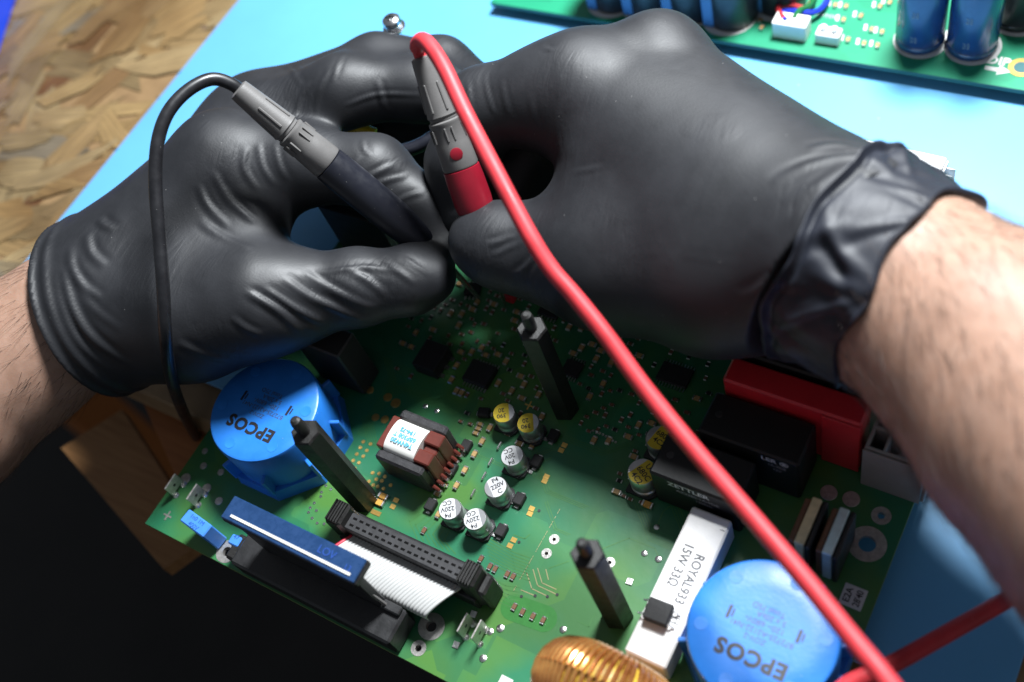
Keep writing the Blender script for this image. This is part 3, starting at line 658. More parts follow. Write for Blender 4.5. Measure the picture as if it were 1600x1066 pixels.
def smd(u, v, k, rz, parent=None, z=0.0, pos=None, s=1.0):
    p = P(u, v, z) if pos is None else pos; nm = 'chip_resistor' if k in 'bk' else 'chip_capacitor'
    c_ = link(nm, SM[k], parent or cb, TR((p[0], p[1], z + .00005), rz) @ Matrix.Scale(s, 4)); link('end_cap', ends(*SD[k]), c_, TR((p[0], p[1], z + .00005), rz) @ Matrix.Scale(s, 4)); OCC.append((p[0], p[1], SD[k][0]))
H_ = PI / 2
for (u, v) in ((730, 700), (707, 736), (840, 724), (813, 783), (675, 792), (785, 832), (866, 684)):
    p = P(u, v); link('lead', lead, link('diode', black_smd, cb, TR(p, H_)), TR(p, H_)); OCC.append((p[0], p[1], .005))
p = P(758, 648); dd = link('diode', black_smd, cb, TR(p, .3)); link('lead', lead, dd, TR(p, .3)); OCC.append((p[0], p[1], .005))
for (u, v) in ((766, 670), (754, 691), (742, 711), (727, 736), (714, 760), (779, 600), (686, 805)): smd(u, v, 't', H_)
for (u, v) in ((751, 664), (748, 671), (744, 678), (696, 759), (684, 773)): smd(u, v, 't', 0, s=.8)
for (u, v) in ((714, 612), (722, 615), (730, 618)): smd(u, v, 't' if u < 728 else 'b', H_)
for (u, v) in ((600, 777), (594, 787)): smd(u, v, 'o', 0)
for (u, v) in ((752, 874), (766, 886), (774, 890), (793, 898), (802, 902), (804, 949), (817, 957), (833, 964), (849, 970), (663, 830)): smd(u, v, 'b', H_, s=1.15)
for (u, v) in ((619, 782), (614, 792), (584, 800), (591, 803), (831, 795), (828, 803), (803, 844), (797, 853), (882, 696), (877, 704), (854, 745), (851, 752)): link('pad', padmesh, cb, TR(P(u, v), 0))
for (u, v) in ((767, 723), (740, 772), (757, 745), (781, 698)):
    p = P(u, v); t = MB(); t.box((p[0], p[1], .0006), (.0007, .0032, .0011), .0002); t.obj('test_loop', solder_m, cb, 0)
for (u, v, k) in ((964, 770, 't'), (975, 776, 's'), (985, 781, 's'), (1003, 786, 's'), (1012, 790, 'o'), (969, 741, 's'), (968, 752, 'k'), (991, 715, 't'), (993, 706, 's')): smd(u, v, k, 0)
def soic(u, v, L_, W_, H2, npin, rz=0.0, z=0):
    p = P(u, v); T0 = TR((p[0], p[1], 0), rz)
    t = MB(); t.box((0, 0, 0), (L_, W_, H2), .0002, mtx=T0 @ Matrix.Translation((0, 0, H2 / 2 + .0002))); ic = t.obj('integrated_circuit', epoxy_m, cb, 0)
    for s_ in (-1, 1):
        for k in range(npin):
            x = -L_ / 2 + L_ * (k + .5) / npin; t = MB(); w = L_ / npin * .42
            t.box((0, 0, 0), (w, .0016, .0003), mtx=T0 @ Matrix.Translation((x, s_ * (W_ / 2 + .0007), .0004))); t.obj('pin', solder_m, ic, 0)
    OCC.append((p[0], p[1], max(L_, W_)))
soic(752, 588, .0100, .0085, .0026, 8, H_ * .0); soic(680, 568, .0110, .0095, .0060, 3, H_); soic(895, 578, .0065, .0060, .0012, 6); soic(1055, 588, .0110, .0072, .0014, 10)
soic(740, 455, .006, .005, .002, 4, .3); soic(860, 488, .008, .005, .0012, 6)
for k in range(4000):
    if len(OCC) > 290: break
    u, v = random.uniform(620, 1110), random.uniform(440, 700); p = P(u, v)
    if 560 < u < 720 and v > 600 or (u < 700 and v > 545 and random.random() < .8): continue
    if not (-.21 < p[0] < -.085 and .108 < p[1] < .2): continue
    if any((p[0] - q[0]) ** 2 + (p[1] - q[1]) ** 2 < (.0016 + q[2] * .62) ** 2 for q in OCC): continue
    if (p[0] - P(884, 640)[0]) ** 2 + (p[1] - P(884, 640)[1]) ** 2 < .007 ** 2: continue
    smd(u, v, random.choice('bbstsko'.replace('o', 't')), random.choice((0, H_)))
for k in range(8): put('via', via_s, 927 + k * 5, 672 + k * 2.4 + random.uniform(-1, 3), s=.8)
t = MB(); c = P(797, 468); t.box((c[0], c[1], .002), (.005, .003, .004), .0004); t.obj('red_capacitor', redblk_m, cb, 0)

# sticker
a = P(1333, 933); t = MB(); t.box((a[0], a[1], .00012), (.0066, .0066, .0002), .00008); st = t.obj('date_sticker', sticker_m, cb, 0)
text('E2A', .0027, print_m, st, TR((a[0] - .0015, a[1], .00026), H_), bold=.00005); text("28'40", .0027, print_m, st, TR((a[0] + .0015, a[1], .00026), H_), bold=.00005, sx=.85)
a = P(790, 1066); t = MB(); t.box((a[0], a[1], .00012), (.004, .003, .0002)); t.obj('paper_label', sticker_m, cb, 0)

# ---- copper choke at the front edge
def choke(c, Rm, rm, n, tilt):
    T0 = Matrix.Translation(c) @ tilt; t = MB(); vs = []; fs = []; A, B = 64, 12
    for i in range(A):
        for j in range(B):
            a, b = 2 * PI * i / A, 2 * PI * j / B; vs.append(T0 @ Vector(((Rm + rm * math.cos(b)) * math.cos(a), (Rm + rm * math.cos(b)) * math.sin(a), rm * 1.15 * math.sin(b))))
    for i in range(A):
        for j in range(B): fs.append((i * B + j, ((i + 1) % A) * B + j, ((i + 1) % A) * B + (j + 1) % B, i * B + (j + 1) % B))
    t.add(vs, fs); k_ = t.obj('toroid_choke', coppery_m, cb, 60)
    wr = .00078
    for q in range(n):
        a = 2 * PI * q / n + random.uniform(-.012, .012); tw = .5 * 2 * PI / n; path = []
        for j in range(19):
            b = 2 * PI * j / 18; aa = a + tw * (j / 18 - .5); rr = rm + wr * .9
            path.append(T0 @ Vector(((Rm + rr * math.cos(b)) * math.cos(aa), (Rm + rr * math.cos(b)) * math.sin(aa), (rr * 1.15) * math.sin(b))))
        t = MB(); t.tube(path, wr, 8); t.obj('wire_turn', copper_m, k_)
q = P(838, 1042, .019)
choke(Vector((q[0] + .0222, P(925, 998, .036)[1] - .0098, .0205)), .0128, .0078, 62, Matrix.Rotation(PI / 2, 4, 'X'))

# ================================================================ ribbon cable
rc = thing('ribbon_cable', (-.158, .055, .0), 'grey ribbon cable with red edge wire in a black latched connector', 'ribbon cable')
CX0, CX1, CY0, CY1, CZ = -.1845, -.1290, .0550, .0626, .0150
boxpart('connector_body', CX0 + .005, CX1 - .005, CY0 + .0008, CY1 - .0010, .0012, CZ, connb_m, rc, .0004)
boxpart('connector_socket', CX0 + .001, CX1 - .001, CY0 - .0012, CY1 + .0012, .0002, .0075, black_m, rc, .0005)
for k in range(17):
    for j in range(2):
        x = CX0 + .0075 + k * .00254; y = CY0 + .0026 + j * .0023; t = MB(); t.box((x, y, CZ), (.0015, .0007, .0002)); t.obj('contact_slot', void_m, rc, 0)
for (x, s_) in ((CX0 + .0025, -1), (CX1 - .0025, 1)):
    t = MB(); t.box((x, (CY0 + CY1) / 2, .0100), (.0062, .0080, .0180), .0010); la = t.obj('latch', nylon_m, rc, 30)
    for k in range(5):
        t = MB(); t.box((x - .0020 + k * .0010, (CY0 + CY1) / 2, .0192), (.0005, .0074, .0010), .0001); t.obj('grip_rib', nylon_m, la, 0)
    t = MB(); t.box((x + s_ * .0042, (CY0 + CY1) / 2, .0070), (.0030, .0070, .0136), .0008); t.obj('latch_hook', nylon_m, la, 30)
t = MB(); n = 34; pitch = (CX1 - CX0 - .0125) / n
path = [(CY0 + .0006, .0100), (CY0 - .003, .0112), (CY0 - .007, .0120), (CY0 - .0105, .0118), (CY0 - .0120, .0108), (CY0 - .0122, .0090), (CY0 - .0121, .0060)]
pp = [p[:2] for p in spline([(q[0], q[1], 0) for q in path], 5)]
def ribbon_sheet(x0, x1, nw):
    mb = MB(); ns = nw * 6; vs = []; fs = []
    for i, q in enumerate(pp):
        a_, b_ = pp[max(i - 1, 0)], pp[min(i + 1, len(pp) - 1)]; tn = _n(np.array([b_[0] - a_[0], b_[1] - a_[1]])); nn = np.array([-tn[1], tn[0]]); sh = -.0052 * max(0, (CY0 - q[0]) / .0122)
        nn = nn if nn[1] > 0 or i > len(pp) - 8 else -nn
        if nn[1] < 0 and abs(nn[1]) > .2: nn = -nn
        for k in range(ns + 1):
            h_ = .00034 * abs(math.sin(PI * nw * k / ns)) ** .6; vs.append((x0 + (x1 - x0) * k / ns + sh, q[0] + nn[0] * h_, q[1] + nn[1] * h_))
    n2 = ns + 1
    for i in range(len(pp) - 1):
        for k in range(ns): fs.append((i * n2 + k, i * n2 + k + 1, (i + 1) * n2 + k + 1, (i + 1) * n2 + k))
    o2 = len(vs); vs += [(v[0], v[1], v[2] - .0006) for v in vs]; fs += [tuple(o2 + q for q in f[::-1]) for f in fs]
    for i in range(len(pp) - 1):
        for k in (0, ns): fs.append((i * n2 + k, (i + 1) * n2 + k, o2 + (i + 1) * n2 + k, o2 + i * n2 + k))
    mb.add(vs, fs); return mb
xa, xb = CX0 + .0058, CX1 - .0062
ribbon_sheet(xa + (xb - xa) / 34, xb, 33).obj('grey_conductors', ribbon_m, rc, 50); ribbon_sheet(xa, xa + (xb - xa) / 34, 1).obj('red_conductor', ribred_m, rc, 50)

# ================================================================ far board
FZ = MATZ + .0062
f0, f1 = P(766, 4, FZ), P(1600, 141, FZ)
fa = math.atan2(f1[1] - f0[1], f1[0] - f0[0])
fb = thing('circuit_board', (f0[0] + .13, f0[1] + .06, MATZ), 'second green circuit board lying on the mat behind, with tall blue capacitors', 'circuit board')
F0 = Matrix.Translation((f0[0], f0[1], 0)) @ Matrix.Rotation(fa, 4, 'Z')
def fp(u, v, z=FZ): q = F0.inverted() @ Vector(P(u, v, z)); return q.x, q.y
t = MB(); t.box((0, 0, 0), (.27, .15, .0016), mtx=F0 @ Matrix.Translation((.135, .075, FZ - .0008))); t.obj('board', board2_m, fb, 0)
t = MB(); t.box((0, 0, 0), (.2698, .0002, .0018), mtx=F0 @ Matrix.Translation((.135, -.00012, FZ - .0010)))
t.obj('board_edge', mat('teal_edge', (.006, .10, .085), .5), fb, 0)
for x in (.02, .235):
    for y in (.02, .13):
        q = F0 @ Vector((x, y, 0)); t = MB(); t.lathe([(.003, MATZ), (.003, FZ - .0017)], (q.x, q.y, 0), 6); t.obj('foot', nylon_m, fb, 0)
def fcap(u, v, r, h, m):
    p = P(u, v, FZ); c_ = (p[0], p[1] + r, FZ); t = MB()
    t.lathe([(r * .95, .0), (r, .0008), (r, .0022), (r * .95, .0030), (r, .0038), (r, h - .001), (r * .93, h), (r * .6, h - .0004)], c_, 40); e = t.obj('can_capacitor', m, fb)
    t = MB(); t.lathe([(r * 1.12, .0), (r * 1.12, .0001)], (c_[0] + r * .06, c_[1] - r * .03, FZ + .00002), 36); t.obj('outline_print', whiteink_m, e, 0)
    return e, c_
for (u, v) in ((1425, 87), (1506, 97)):
    e, c_ = fcap(u, v, .0092, .050, capblue_m)
    for k in range(4):
        for j in range(2):
            T0 = Matrix.Translation((c_[0] - .0006 + j * .0014, c_[1] - .00935, FZ + .008 + k * .012)) @ Matrix.Rotation(PI / 2, 4, 'X') @ Matrix.Rotation(PI / 2, 4, 'Z')
            text('400V' if j else '82uF', .0015, greyink_m, e, T0)
fcap(1578, 52, .0098, .045, capdark_m)
def boxcap(u, v, w=.0105, dpt=.0150, h=.034, m=capblue_m):
    p = P(u, v, FZ); t = MB(); t.box((p[0], p[1] + .004, FZ + h / 2), (.0056, .008, h), .0008, rz=fa); e = t.obj('box_capacitor', m, fb, 30)
    t = MB(); t.lathe([(w * .95, 0), (w, .001), (w, h * .95), (w * .9, h * .96)], (p[0] + .0068, p[1] + .0098, FZ), 32); t.obj('dark_body', capdark_m, e)
    t = MB(); t.lathe([(w * 1.1, 0), (w * 1.1, .0001)], (p[0] + .0058, p[1] + .0085, FZ + .00002), 32); t.obj('outline_print', whiteink_m, e, 0)
m_lt = mat('blue_front', (.075, .19, .40), .4)
for (u, v) in ((1107, 44), (1044, 34), (982, 26), (926, 17), (1182, 22)): boxcap(u, v, m=m_lt)
def fbox(u, v, w, d, h, m, name, par=None, b=.0004, z0=0.0):
    p = P(u, v, FZ); t = MB(); t.box((0, 0, 0), (w, d, h), b, mtx=Matrix.Translation((p[0], p[1] + d / 2, FZ + z0 + h / 2)) @ Matrix.Rotation(fa, 4, 'Z')); return t.obj(name, m, par or fb, 30)
c1 = fbox(1232, 63, .0138, .0070, .0080, conn_m, 'wire_connector'); c2 = fbox(1291, 71, .0095, .0055, .0050, conn_m, 'pin_header')
p = P(1291, 71, FZ)
for s_ in (-1, 1):
    t = MB(); t.lathe([(.0013, .005), (.0013, .0068)], (p[0] + s_ * .0022, p[1] + .003, FZ), 12); t.obj('socket_post', conn_m, c2)
p = P(1232, 63, FZ)
for m, pts in ((wireblue_m, ((1228, 34), (1222, 20), (1245, 18), (1270, 20), (1288, 8), (1300, -20))), (red_m, ((1224, 30), (1216, 11), (1238, 9), (1256, 13), (1268, 4), (1280, -25))), (wiregreen_m, ((1240, 30), (1250, 16), (1262, 11), (1270, 1), (1274, -25)))):
    t = MB(); t.tube(spline([P(u, v, FZ + .0075 - .0012 * q) for q, (u, v) in enumerate(pts)], 6), .0012, 8); t.obj('wire', m, c1)
dash = MB().box((0, 0, .0001), (.0034, .0013, .0001)).mesh('print_bar', whiteink_m, 0)
for (u, v) in ((1165, 42), (1190, 45), (1155, 33), (1188, 33), (1318, 33), (1345, 27), (1322, 12), (1375, 12), (1362, 48), (1378, 52), (1325, 64), (1350, 70), (1371, 73), (1305, 10), (1390, 6)):
    q = P(u, v, FZ); smd(0, 0, 't', random.choice((H_, H_ + .15)), fb, FZ, (q[0], q[1]))
    if u > 1300: link('print_bar', dash, fb, TR((q[0] - .0028, q[1] + .001, FZ + .00003), H_ + .2))
q = P(1560, 96, FZ); text('DIP', .0055, whiteink_m, fb, TR((q[0], q[1], FZ + .0001), fa), bold=.0002)
q = P(1557, 109, FZ); x, y = q[0], q[1]; t = MB()
t.prism([(x - .0042, y - .0010), (x + .0005, y - .0010), (x + .0005, y - .0026), (x + .0052, y), (x + .0005, y + .0026), (x + .0005, y + .0010), (x - .0042, y + .0010)], FZ + .00005, FZ + .0001); t.obj('arrow_print', whiteink_m, fb, 0)
q = P(1552, 71, FZ); text('C92+', .0026, whiteink_m, fb, TR((q[0], q[1], FZ + .0001), fa))
q = P(1290, 25, FZ); text('PHOTOSL', .0026, whiteink_m, fb, TR((q[0], q[1], FZ + .0001), fa))
q = P(1596, 106, FZ); t = MB(); t.lathe([(.0046, 0), (.0046, .0002)], (q[0], q[1], FZ), 28); ho = t.obj('plated_hole', gold_m, fb, 30)
t = MB(); t.lathe([(.0027, 0), (.0027, .00025)], (q[0], q[1], FZ), 24); t.obj('hole_shadow', mat('hole_dark', (.01, .09, .10), .6), ho, 30)

# white block standing on the mat behind the right wrist
wt = thing('terminal_block', (-.075, .26, MATZ), 'white plastic terminal block on the mat behind the right wrist', 'terminal block')
wx0, wx1 = -.105, -.0475
boxpart('block_body', wx0, wx1 - .004, .2372, .2506, MATZ + .0003, .0200, whiteterm_m, wt, .0004)
for k in range(4):
    y = .2378 + k * .0034
    t = MB(); t.prism([(wx1 - .0039, y), (wx1 - .0002, y + .0004), (wx1 - .0039, y + .0008)], MATZ + .0003, .0185 - k * .0004); t.obj('latch_tooth', whiteterm_m, wt, 0)
boxpart('end_plate', wx1 - .0038, wx1 - .0031, .2390, .2500, MATZ + .0003, .0190, whiteterm_m, wt, .0001)

# ================================================================ test leads
def along(a, b, t): return a + (b - a) * t
def probe(label, p0, p1, tipp, cable_pts, m_cable, m_handle, rc_, root_loc, dot=None, sc=1.0):
    th = thing('test_lead', root_loc, label, 'test lead'); ax = _n(p1 - p0); L = np.linalg.norm(p1 - p0)
    q = Vector(ax).to_track_quat('Z', 'Y').to_matrix().to_4x4(); T0 = Matrix.Translation(Vector(p0)) @ q; s = sc
    t = MB(); t.lathe([(.0026 * s, 0), (.0035 * s, .0004), (.0037 * s, .002), (.0047 * s, .0175 * s), (.0049 * s, .0185 * s), (.0044 * s, .0190 * s), (.0044 * s, .0198 * s)], mtx=T0, seg=32); bo = t.obj('strain_relief', greyboot_m, th, 40)
    for k in range(6):
        t = MB(); a = k * PI / 3; t.box((0, 0, 0), (.0006, .0008, .009 * s), .0002, mtx=T0 @ Matrix.Rotation(a, 4, 'Z') @ Matrix.Translation((.00445 * s, 0, .0125 * s)) @ Matrix.Rotation(.065, 4, 'Y')); t.obj('rib', greyboot_m, bo, 0)
    t = MB(); z = .0200 * s
    t.lathe([(.0046 * s, z), (.0052 * s, z + .0004), (.0052 * s, z + .0012), (.0050 * s, z + .0016), (.0055 * s, z + .0075 * s), (.0058 * s, z + .0150 * s), (.0056 * s, z + .0156 * s)], mtx=T0, seg=32); co = t.obj('collar', greyboot_m, th, 40)
    for k in range(5):
        a = k * 2 * PI / 5 + .2
        for e in (-.0011, .0011):
            t = MB(); t.box((0, 0, 0), (.0007, .0005, .0042 * s), .0001, mtx=T0 @ Matrix.Rotation(a, 4, 'Z') @ Matrix.Translation((.00525 * s, e, z + .0042 * s))); t.obj('rib', greyboot_m, co, 0)
    if dot:
        v_ = Vector(CAM - p0); v_ = (v_ - Vector(ax) * v_.dot(Vector(ax))).normalized(); pc = Vector(p0) + Vector(ax) * (z + .0105 * s) + v_ * .0054 * s
        t = MB(); t.lathe([(.0020, 0), (.0020, .0003), (.0018, .0004)], mtx=Matrix.Translation(pc) @ v_.to_track_quat('Z', 'Y').to_matrix().to_4x4(), seg=20); t.obj('colour_dot', redh_m, co)
    z2 = z + .0157 * s
    t = MB(); t.lathe([(.0050 * s, z2), (.0059 * s, z2 + .0003), (.0061 * s, z2 + .004), (.0062 * s, z2 + (L - z2) * .5), (.0054 * s, L - .003), (.0040 * s, L), (.0022 * s, L + .004)], mtx=T0, seg=32); t.obj('handle', m_handle, th, 40)
    t = MB(); e = Vector(p1); t.tube([e - Vector(ax) * .002, along(np.array(e), tipp, .5), along(np.array(e), tipp, .9), tipp], [.0016, .0011, .0008, .0002], 10); t.obj('needle_tip', steel_m, th)
    t = MB(); pts = spline([p0 + ax * .004, p0 - ax * .002] + cable_pts, 14); t.tube(pts, rc_, 16); t.obj('cable', m_cable, th, 80)
    return th
bp0, bp1 = D(371, 139, .357), D(684, 396, .370)
cab = [D(u, v, d * .957) for u, v, d in ((330, 124, .372), (293, 142, .370), (262, 177, .368), (246, 225, .367), (243, 290, .366), (249, 370, .365), (255, 450, .365), (259, 530, .372), (268, 592, .395), (287, 645, .44), (313, 692, .50), (345, 740, .58), (380, 800, .70))]
probe('black test lead with grey boot, held in the left glove', bp0, bp1, P(752, 470, .0005), cab, blackrubber_m, navy_m, .00205, P(752, 470, 0))
rp0, rp1 = D(659, 88, .342), D(757, 365, .3505)
cab = [D(u, v, d) for u, v, d in ((652, 72, .338), (659, 63, .333), (672, 72, .327), (695, 108, .320), (728, 178, .311), (777, 272, .302), (828, 368, .295), (861, 420, .293), (897, 462, .291), (945, 522, .288), (1005, 604, .285), (1080, 697, .281), (1160, 790, .277), (1250, 896, .272), (1330, 995, .268), (1385, 1062, .265), (1420, 1120, .264), (1400, 1180, .268), (1340, 1170, .278), (1300, 1110, .294), (1322, 1072, .304), (1390, 1040, .311), (1480, 990, .320), (1580, 933, .330), (1680, 875, .338), (1800, 800, .36))]
probe('red test lead with grey boot, its cable crossing the right glove', rp0, rp1, P(790, 478, .0005), cab, red_m, redh_m, .00235, P(790, 478, 0), dot=True)

wl = thing('wire_loop', P(640, 235, .0), 'glossy dark wire loop with yellow sleeve between the left fingers', 'wire')
t = MB(); t.tube(spline([D(u, v, d * .957) for u, v, d in ((560, 262, .43), (585, 250, .418), (615, 240, .412), (650, 230, .409), (680, 212, .408), (700, 185, .410), (715, 150, .43))], 8), .0026, 12); t.obj('wire', navy_m, wl, 80)
t = MB(); t.tube(spline([D(u, v, d * .957) for u, v, d in ((540, 200, .425), (562, 204, .424), (585, 212, .423))], 5), .0028, 12); t.obj('sleeve', yellowtop_m, wl, 80)
#HANDS#
# ================================================================ the worker's gloved hands and forearms
def sd_cone(p, a, b, r1, r2):                                          # distance to a round cone
    ba = b - a; l2 = float(ba @ ba); rr = r1 - r2; a2 = l2 - rr * rr; il2 = 1.0 / l2
    pa = p - a; y = pa @ ba; z = y - l2
    x = pa * l2 - y[..., None] * ba; x2 = np.einsum('...i,...i->...', x, x)
    y2 = y * y * l2; z2 = z * z * l2; k = np.sign(rr) * rr * rr * x2
    out = (np.sqrt(np.maximum(x2 * a2 * il2, 0)) + y * rr) * il2 - r1
    c1 = np.sign(z) * a2 * z2 > k; c2 = np.sign(y) * a2 * y2 < k
    out = np.where(c2, np.sqrt(np.maximum(x2 + y2, 0)) * il2 - r1, out)
    out = np.where(c1, np.sqrt(np.maximum(x2 + z2, 0)) * il2 - r2, out)
    return out
def smin(a, b, k):
    h = np.maximum(k - np.abs(a - b), 0) / k
    return np.minimum(a, b) - h * h * k * .25
def sdf_points(p, groups):
    out = None
    for prims, kj in groups:
        g = None
        for (a, b, r1, r2, k) in prims:
            d = sd_cone(p, a, b, r1, r2); g = d if g is None else smin(g, d, k)
        out = g if out is None else smin(out, g, kj)
    return out
def surface_nets(F, org, h):
    nx, ny, nz = F.shape; S = F < 0
    c = np.zeros((nx - 1, ny - 1, nz - 1, 3), np.float32); cnt = np.zeros((nx - 1, ny - 1, nz - 1), np.float32)
    def sub(A, i, j, k): return A[i:nx - 1 + i, j:ny - 1 + j, k:nz - 1 + k]
    any_ = np.zeros(cnt.shape, bool); all_ = np.ones(cnt.shape, bool)
    for i in (0, 1):
        for j in (0, 1):
            for k in (0, 1): s_ = sub(S, i, j, k); any_ |= s_; all_ &= s_
    act = any_ & ~all_; idx = np.argwhere(act)
    ii, jj, kk = idx.T; acc = np.zeros((len(idx), 3)); n_ = np.zeros(len(idx))
    corners = [(i, j, k) for i in (0, 1) for j in (0, 1) for k in (0, 1)]
    for a in corners:
        for ax in range(3):
            if a[ax]: continue
            b = list(a); b[ax] = 1
            fa_ = F[ii + a[0], jj + a[1], kk + a[2]].astype(float); fb_ = F[ii + b[0], jj + b[1], kk + b[2]].astype(float)
            m_ = (fa_ < 0) != (fb_ < 0); t_ = np.where(m_, fa_ / np.where(m_, fa_ - fb_, 1), 0)
            q = np.tile(np.array(a, float), (len(idx), 1)); q[:, ax] += t_
            acc += q * m_[:, None]; n_ += m_
    V = org + (idx + acc / n_[:, None]) * h
    num = -np.ones(act.shape, np.int64); num[act] = np.arange(len(idx)); faces = []
    for ax in range(3):
        o1, o2 = [q for q in range(3) if q != ax]
        sl0 = [slice(1, -1)] * 3; sl1 = [slice(1, -1)] * 3
        sl0[ax] = slice(0, -1); sl1[ax] = slice(1, None)
        A, B = S[tuple(sl0)], S[tuple(sl1)]
        e = np.argwhere(A != B); up = A[tuple(e.T)]
        base = e + 1; base[:, ax] = e[:, ax]
        def cell(d1, d2):
            q = base.copy(); q[:, o1] -= d1; q[:, o2] -= d2; return num[tuple(q.T)]
        f_ = np.stack([cell(1, 1), cell(0, 1), cell(0, 0), cell(1, 0)], 1)
        flip = up if ax != 1 else ~up
        f_[~flip] = f_[~flip][:, ::-1]; faces.append(f_)
    return V, np.concatenate(faces)
def mesh_from(name, V, Fq, m):
    me = bpy.data.meshes.new(name); me.vertices.add(len(V)); me.vertices.foreach_set('co', V.astype(np.float32).ravel())
    me.loops.add(Fq.size); me.polygons.add(len(Fq)); me.loops.foreach_set('vertex_index', Fq.ravel().astype(np.int32))
    me.polygons.foreach_set('loop_start', np.arange(0, Fq.size, 4, dtype=np.int32))
    me.update(calc_edges=True); me.validate(); me.materials.append(m); me.polygons.foreach_set('use_smooth', [True] * len(Fq))
    return me
def vnormals(V, Fq):
    n_ = np.cross(V[Fq[:, 2]] - V[Fq[:, 0]], V[Fq[:, 3]] - V[Fq[:, 1]]); N_ = np.zeros_like(V)
    for k in range(4): np.add.at(N_, Fq[:, k], n_)
    return N_ / np.maximum(np.linalg.norm(N_, axis=1), 1e-12)[:, None]
def noise3(p, f, seed):                                                # smooth band-limited noise from a few sines
    rs = np.random.RandomState(seed); s_ = 0
    for k in range(7):
        d = _n(rs.normal(size=3)) * f * rs.uniform(.6, 1.5); s_ = s_ + np.sin(p @ d + rs.uniform(0, 6.28))
    return s_ / 7
def build_sdf(groups, h, cut=None, extra=None):
    allp = [q for prims, _ in groups for q in prims]
    lo_ = np.min([np.minimum(a - r1, b - r2) for a, b, r1, r2, k in allp], 0) - .004; hi = np.max([np.maximum(a + r1, b + r2) for a, b, r1, r2, k in allp], 0) + .004
    n_ = np.ceil((hi - lo_) / h).astype(int) + 1
    ax = [lo_[i] + h * np.arange(n_[i]) for i in range(3)]
    F = np.full(tuple(n_), .03, np.float32)
    for prims, kj in groups:
        G = np.full(tuple(n_), .03, np.float32); mg = .014
        for (a, b, r1, r2, k) in prims:
            l_ = np.minimum(a - r1, b - r2) - mg; u_ = np.maximum(a + r1, b + r2) + mg
            s0 = np.clip(((l_ - lo_) / h).astype(int), 0, n_); s1 = np.clip(((u_ - lo_) / h).astype(int) + 2, 0, n_); sl = tuple(slice(s0[i], s1[i]) for i in range(3))
            g = np.stack(np.meshgrid(*[ax[i][sl[i]] for i in range(3)], indexing='ij'), -1)
            G[sl] = smin(G[sl], sd_cone(g, a, b, r1, r2), k)
        F = smin(F, G, kj)
    if cut is not None:
        c0, cn = cut; g = np.stack(np.meshgrid(*ax, indexing='ij'), -1); s_ = (g - c0) @ cn      # keep s_ > 0
        if extra is not None: F = F - extra(s_, g)
        F = np.maximum(F, -s_)
    return F.astype(np.float32), lo_
SC = .958                                                              # the left hand reaches a little higher over the board
def chain(js, k=.008): return [(D(a[0], a[1], a[2] * SC), D(b[0], b[1], b[2] * SC), a[3] * SC, b[3] * SC, k) for a, b in zip(js[:-1], js[1:])]
def hit(u, v, groups):                                                 # where the line of sight meets the surface
    o_, d = CAM, ray(u, v); t_ = .2
    for _ in range(90):
        q = o_ + d * t_; s_ = float(sdf_points(q[None, :], groups)[0]); t_ += s_ * .8
        if s_ < 2e-4: return q
        if t_ > .6: return None
    return q
def wrinkle(V, N_, groups, px, w, amp, asym=0.0):
    pts = [hit(u, v, groups) for u, v in px]; pts = [p for p in pts if p is not None]
    if len(pts) < 2: return
    pts = np.array(spline(pts, 5)); lo_, hi = pts.min(0) - 5 * w, pts.max(0) + 5 * w
    m_ = np.all((V > lo_) & (V < hi), 1); ix = np.nonzero(m_)[0]
    if not len(ix): return
    Q = V[ix]; best = np.full(len(ix), 1e9); bt = np.zeros(len(ix)); side = np.zeros(len(ix)); n = len(pts) - 1
    for i in range(n):
        a, b = pts[i], pts[i + 1]; ab = b - a; t_ = np.clip(((Q - a) @ ab) / max(ab @ ab, 1e-12), 0, 1); c = a + t_[:, None] * ab; d = np.linalg.norm(Q - c, axis=1)
        sd_ = np.einsum('ij,ij->i', np.cross(np.tile(ab, (len(Q), 1)), Q - c), N_[ix]); l_ = d < best
        best[l_] = d[l_]; bt[l_] = (i + t_[l_]) / n; side[l_] = np.sign(sd_[l_])
    fade = np.sin(np.clip(bt, .0, 1) * PI) ** .6
    x = best * side / w
    prof = np.exp(-x * x) - .75 * np.exp(-((x - 1.7) / .9) ** 2) - .35 * np.exp(-((x + 1.9) / 1.1) ** 2)
    V[ix] += N_[ix] * (amp * fade * prof)[:, None]

def make_glove(name, groups, cut, extra, wr, h, par, m, seed):
    F, o_ = build_sdf(groups, h, cut, extra); V, Fq = surface_nets(F, o_, h); N_ = vnormals(V, Fq)
    V += N_ * (noise3(V, 110, seed) * .00016 + noise3(V, 420, seed + 1) * .00004)[:, None]
    for px, w, amp in wr: wrinkle(V, N_, groups, px, w * .8, amp * .43)
    return link(name, mesh_from(name, V, Fq, m), par)

person = thing('person', (-.15, -.05, -.1), 'person in black disposable gloves with bare hairy forearms probing the board', 'person')

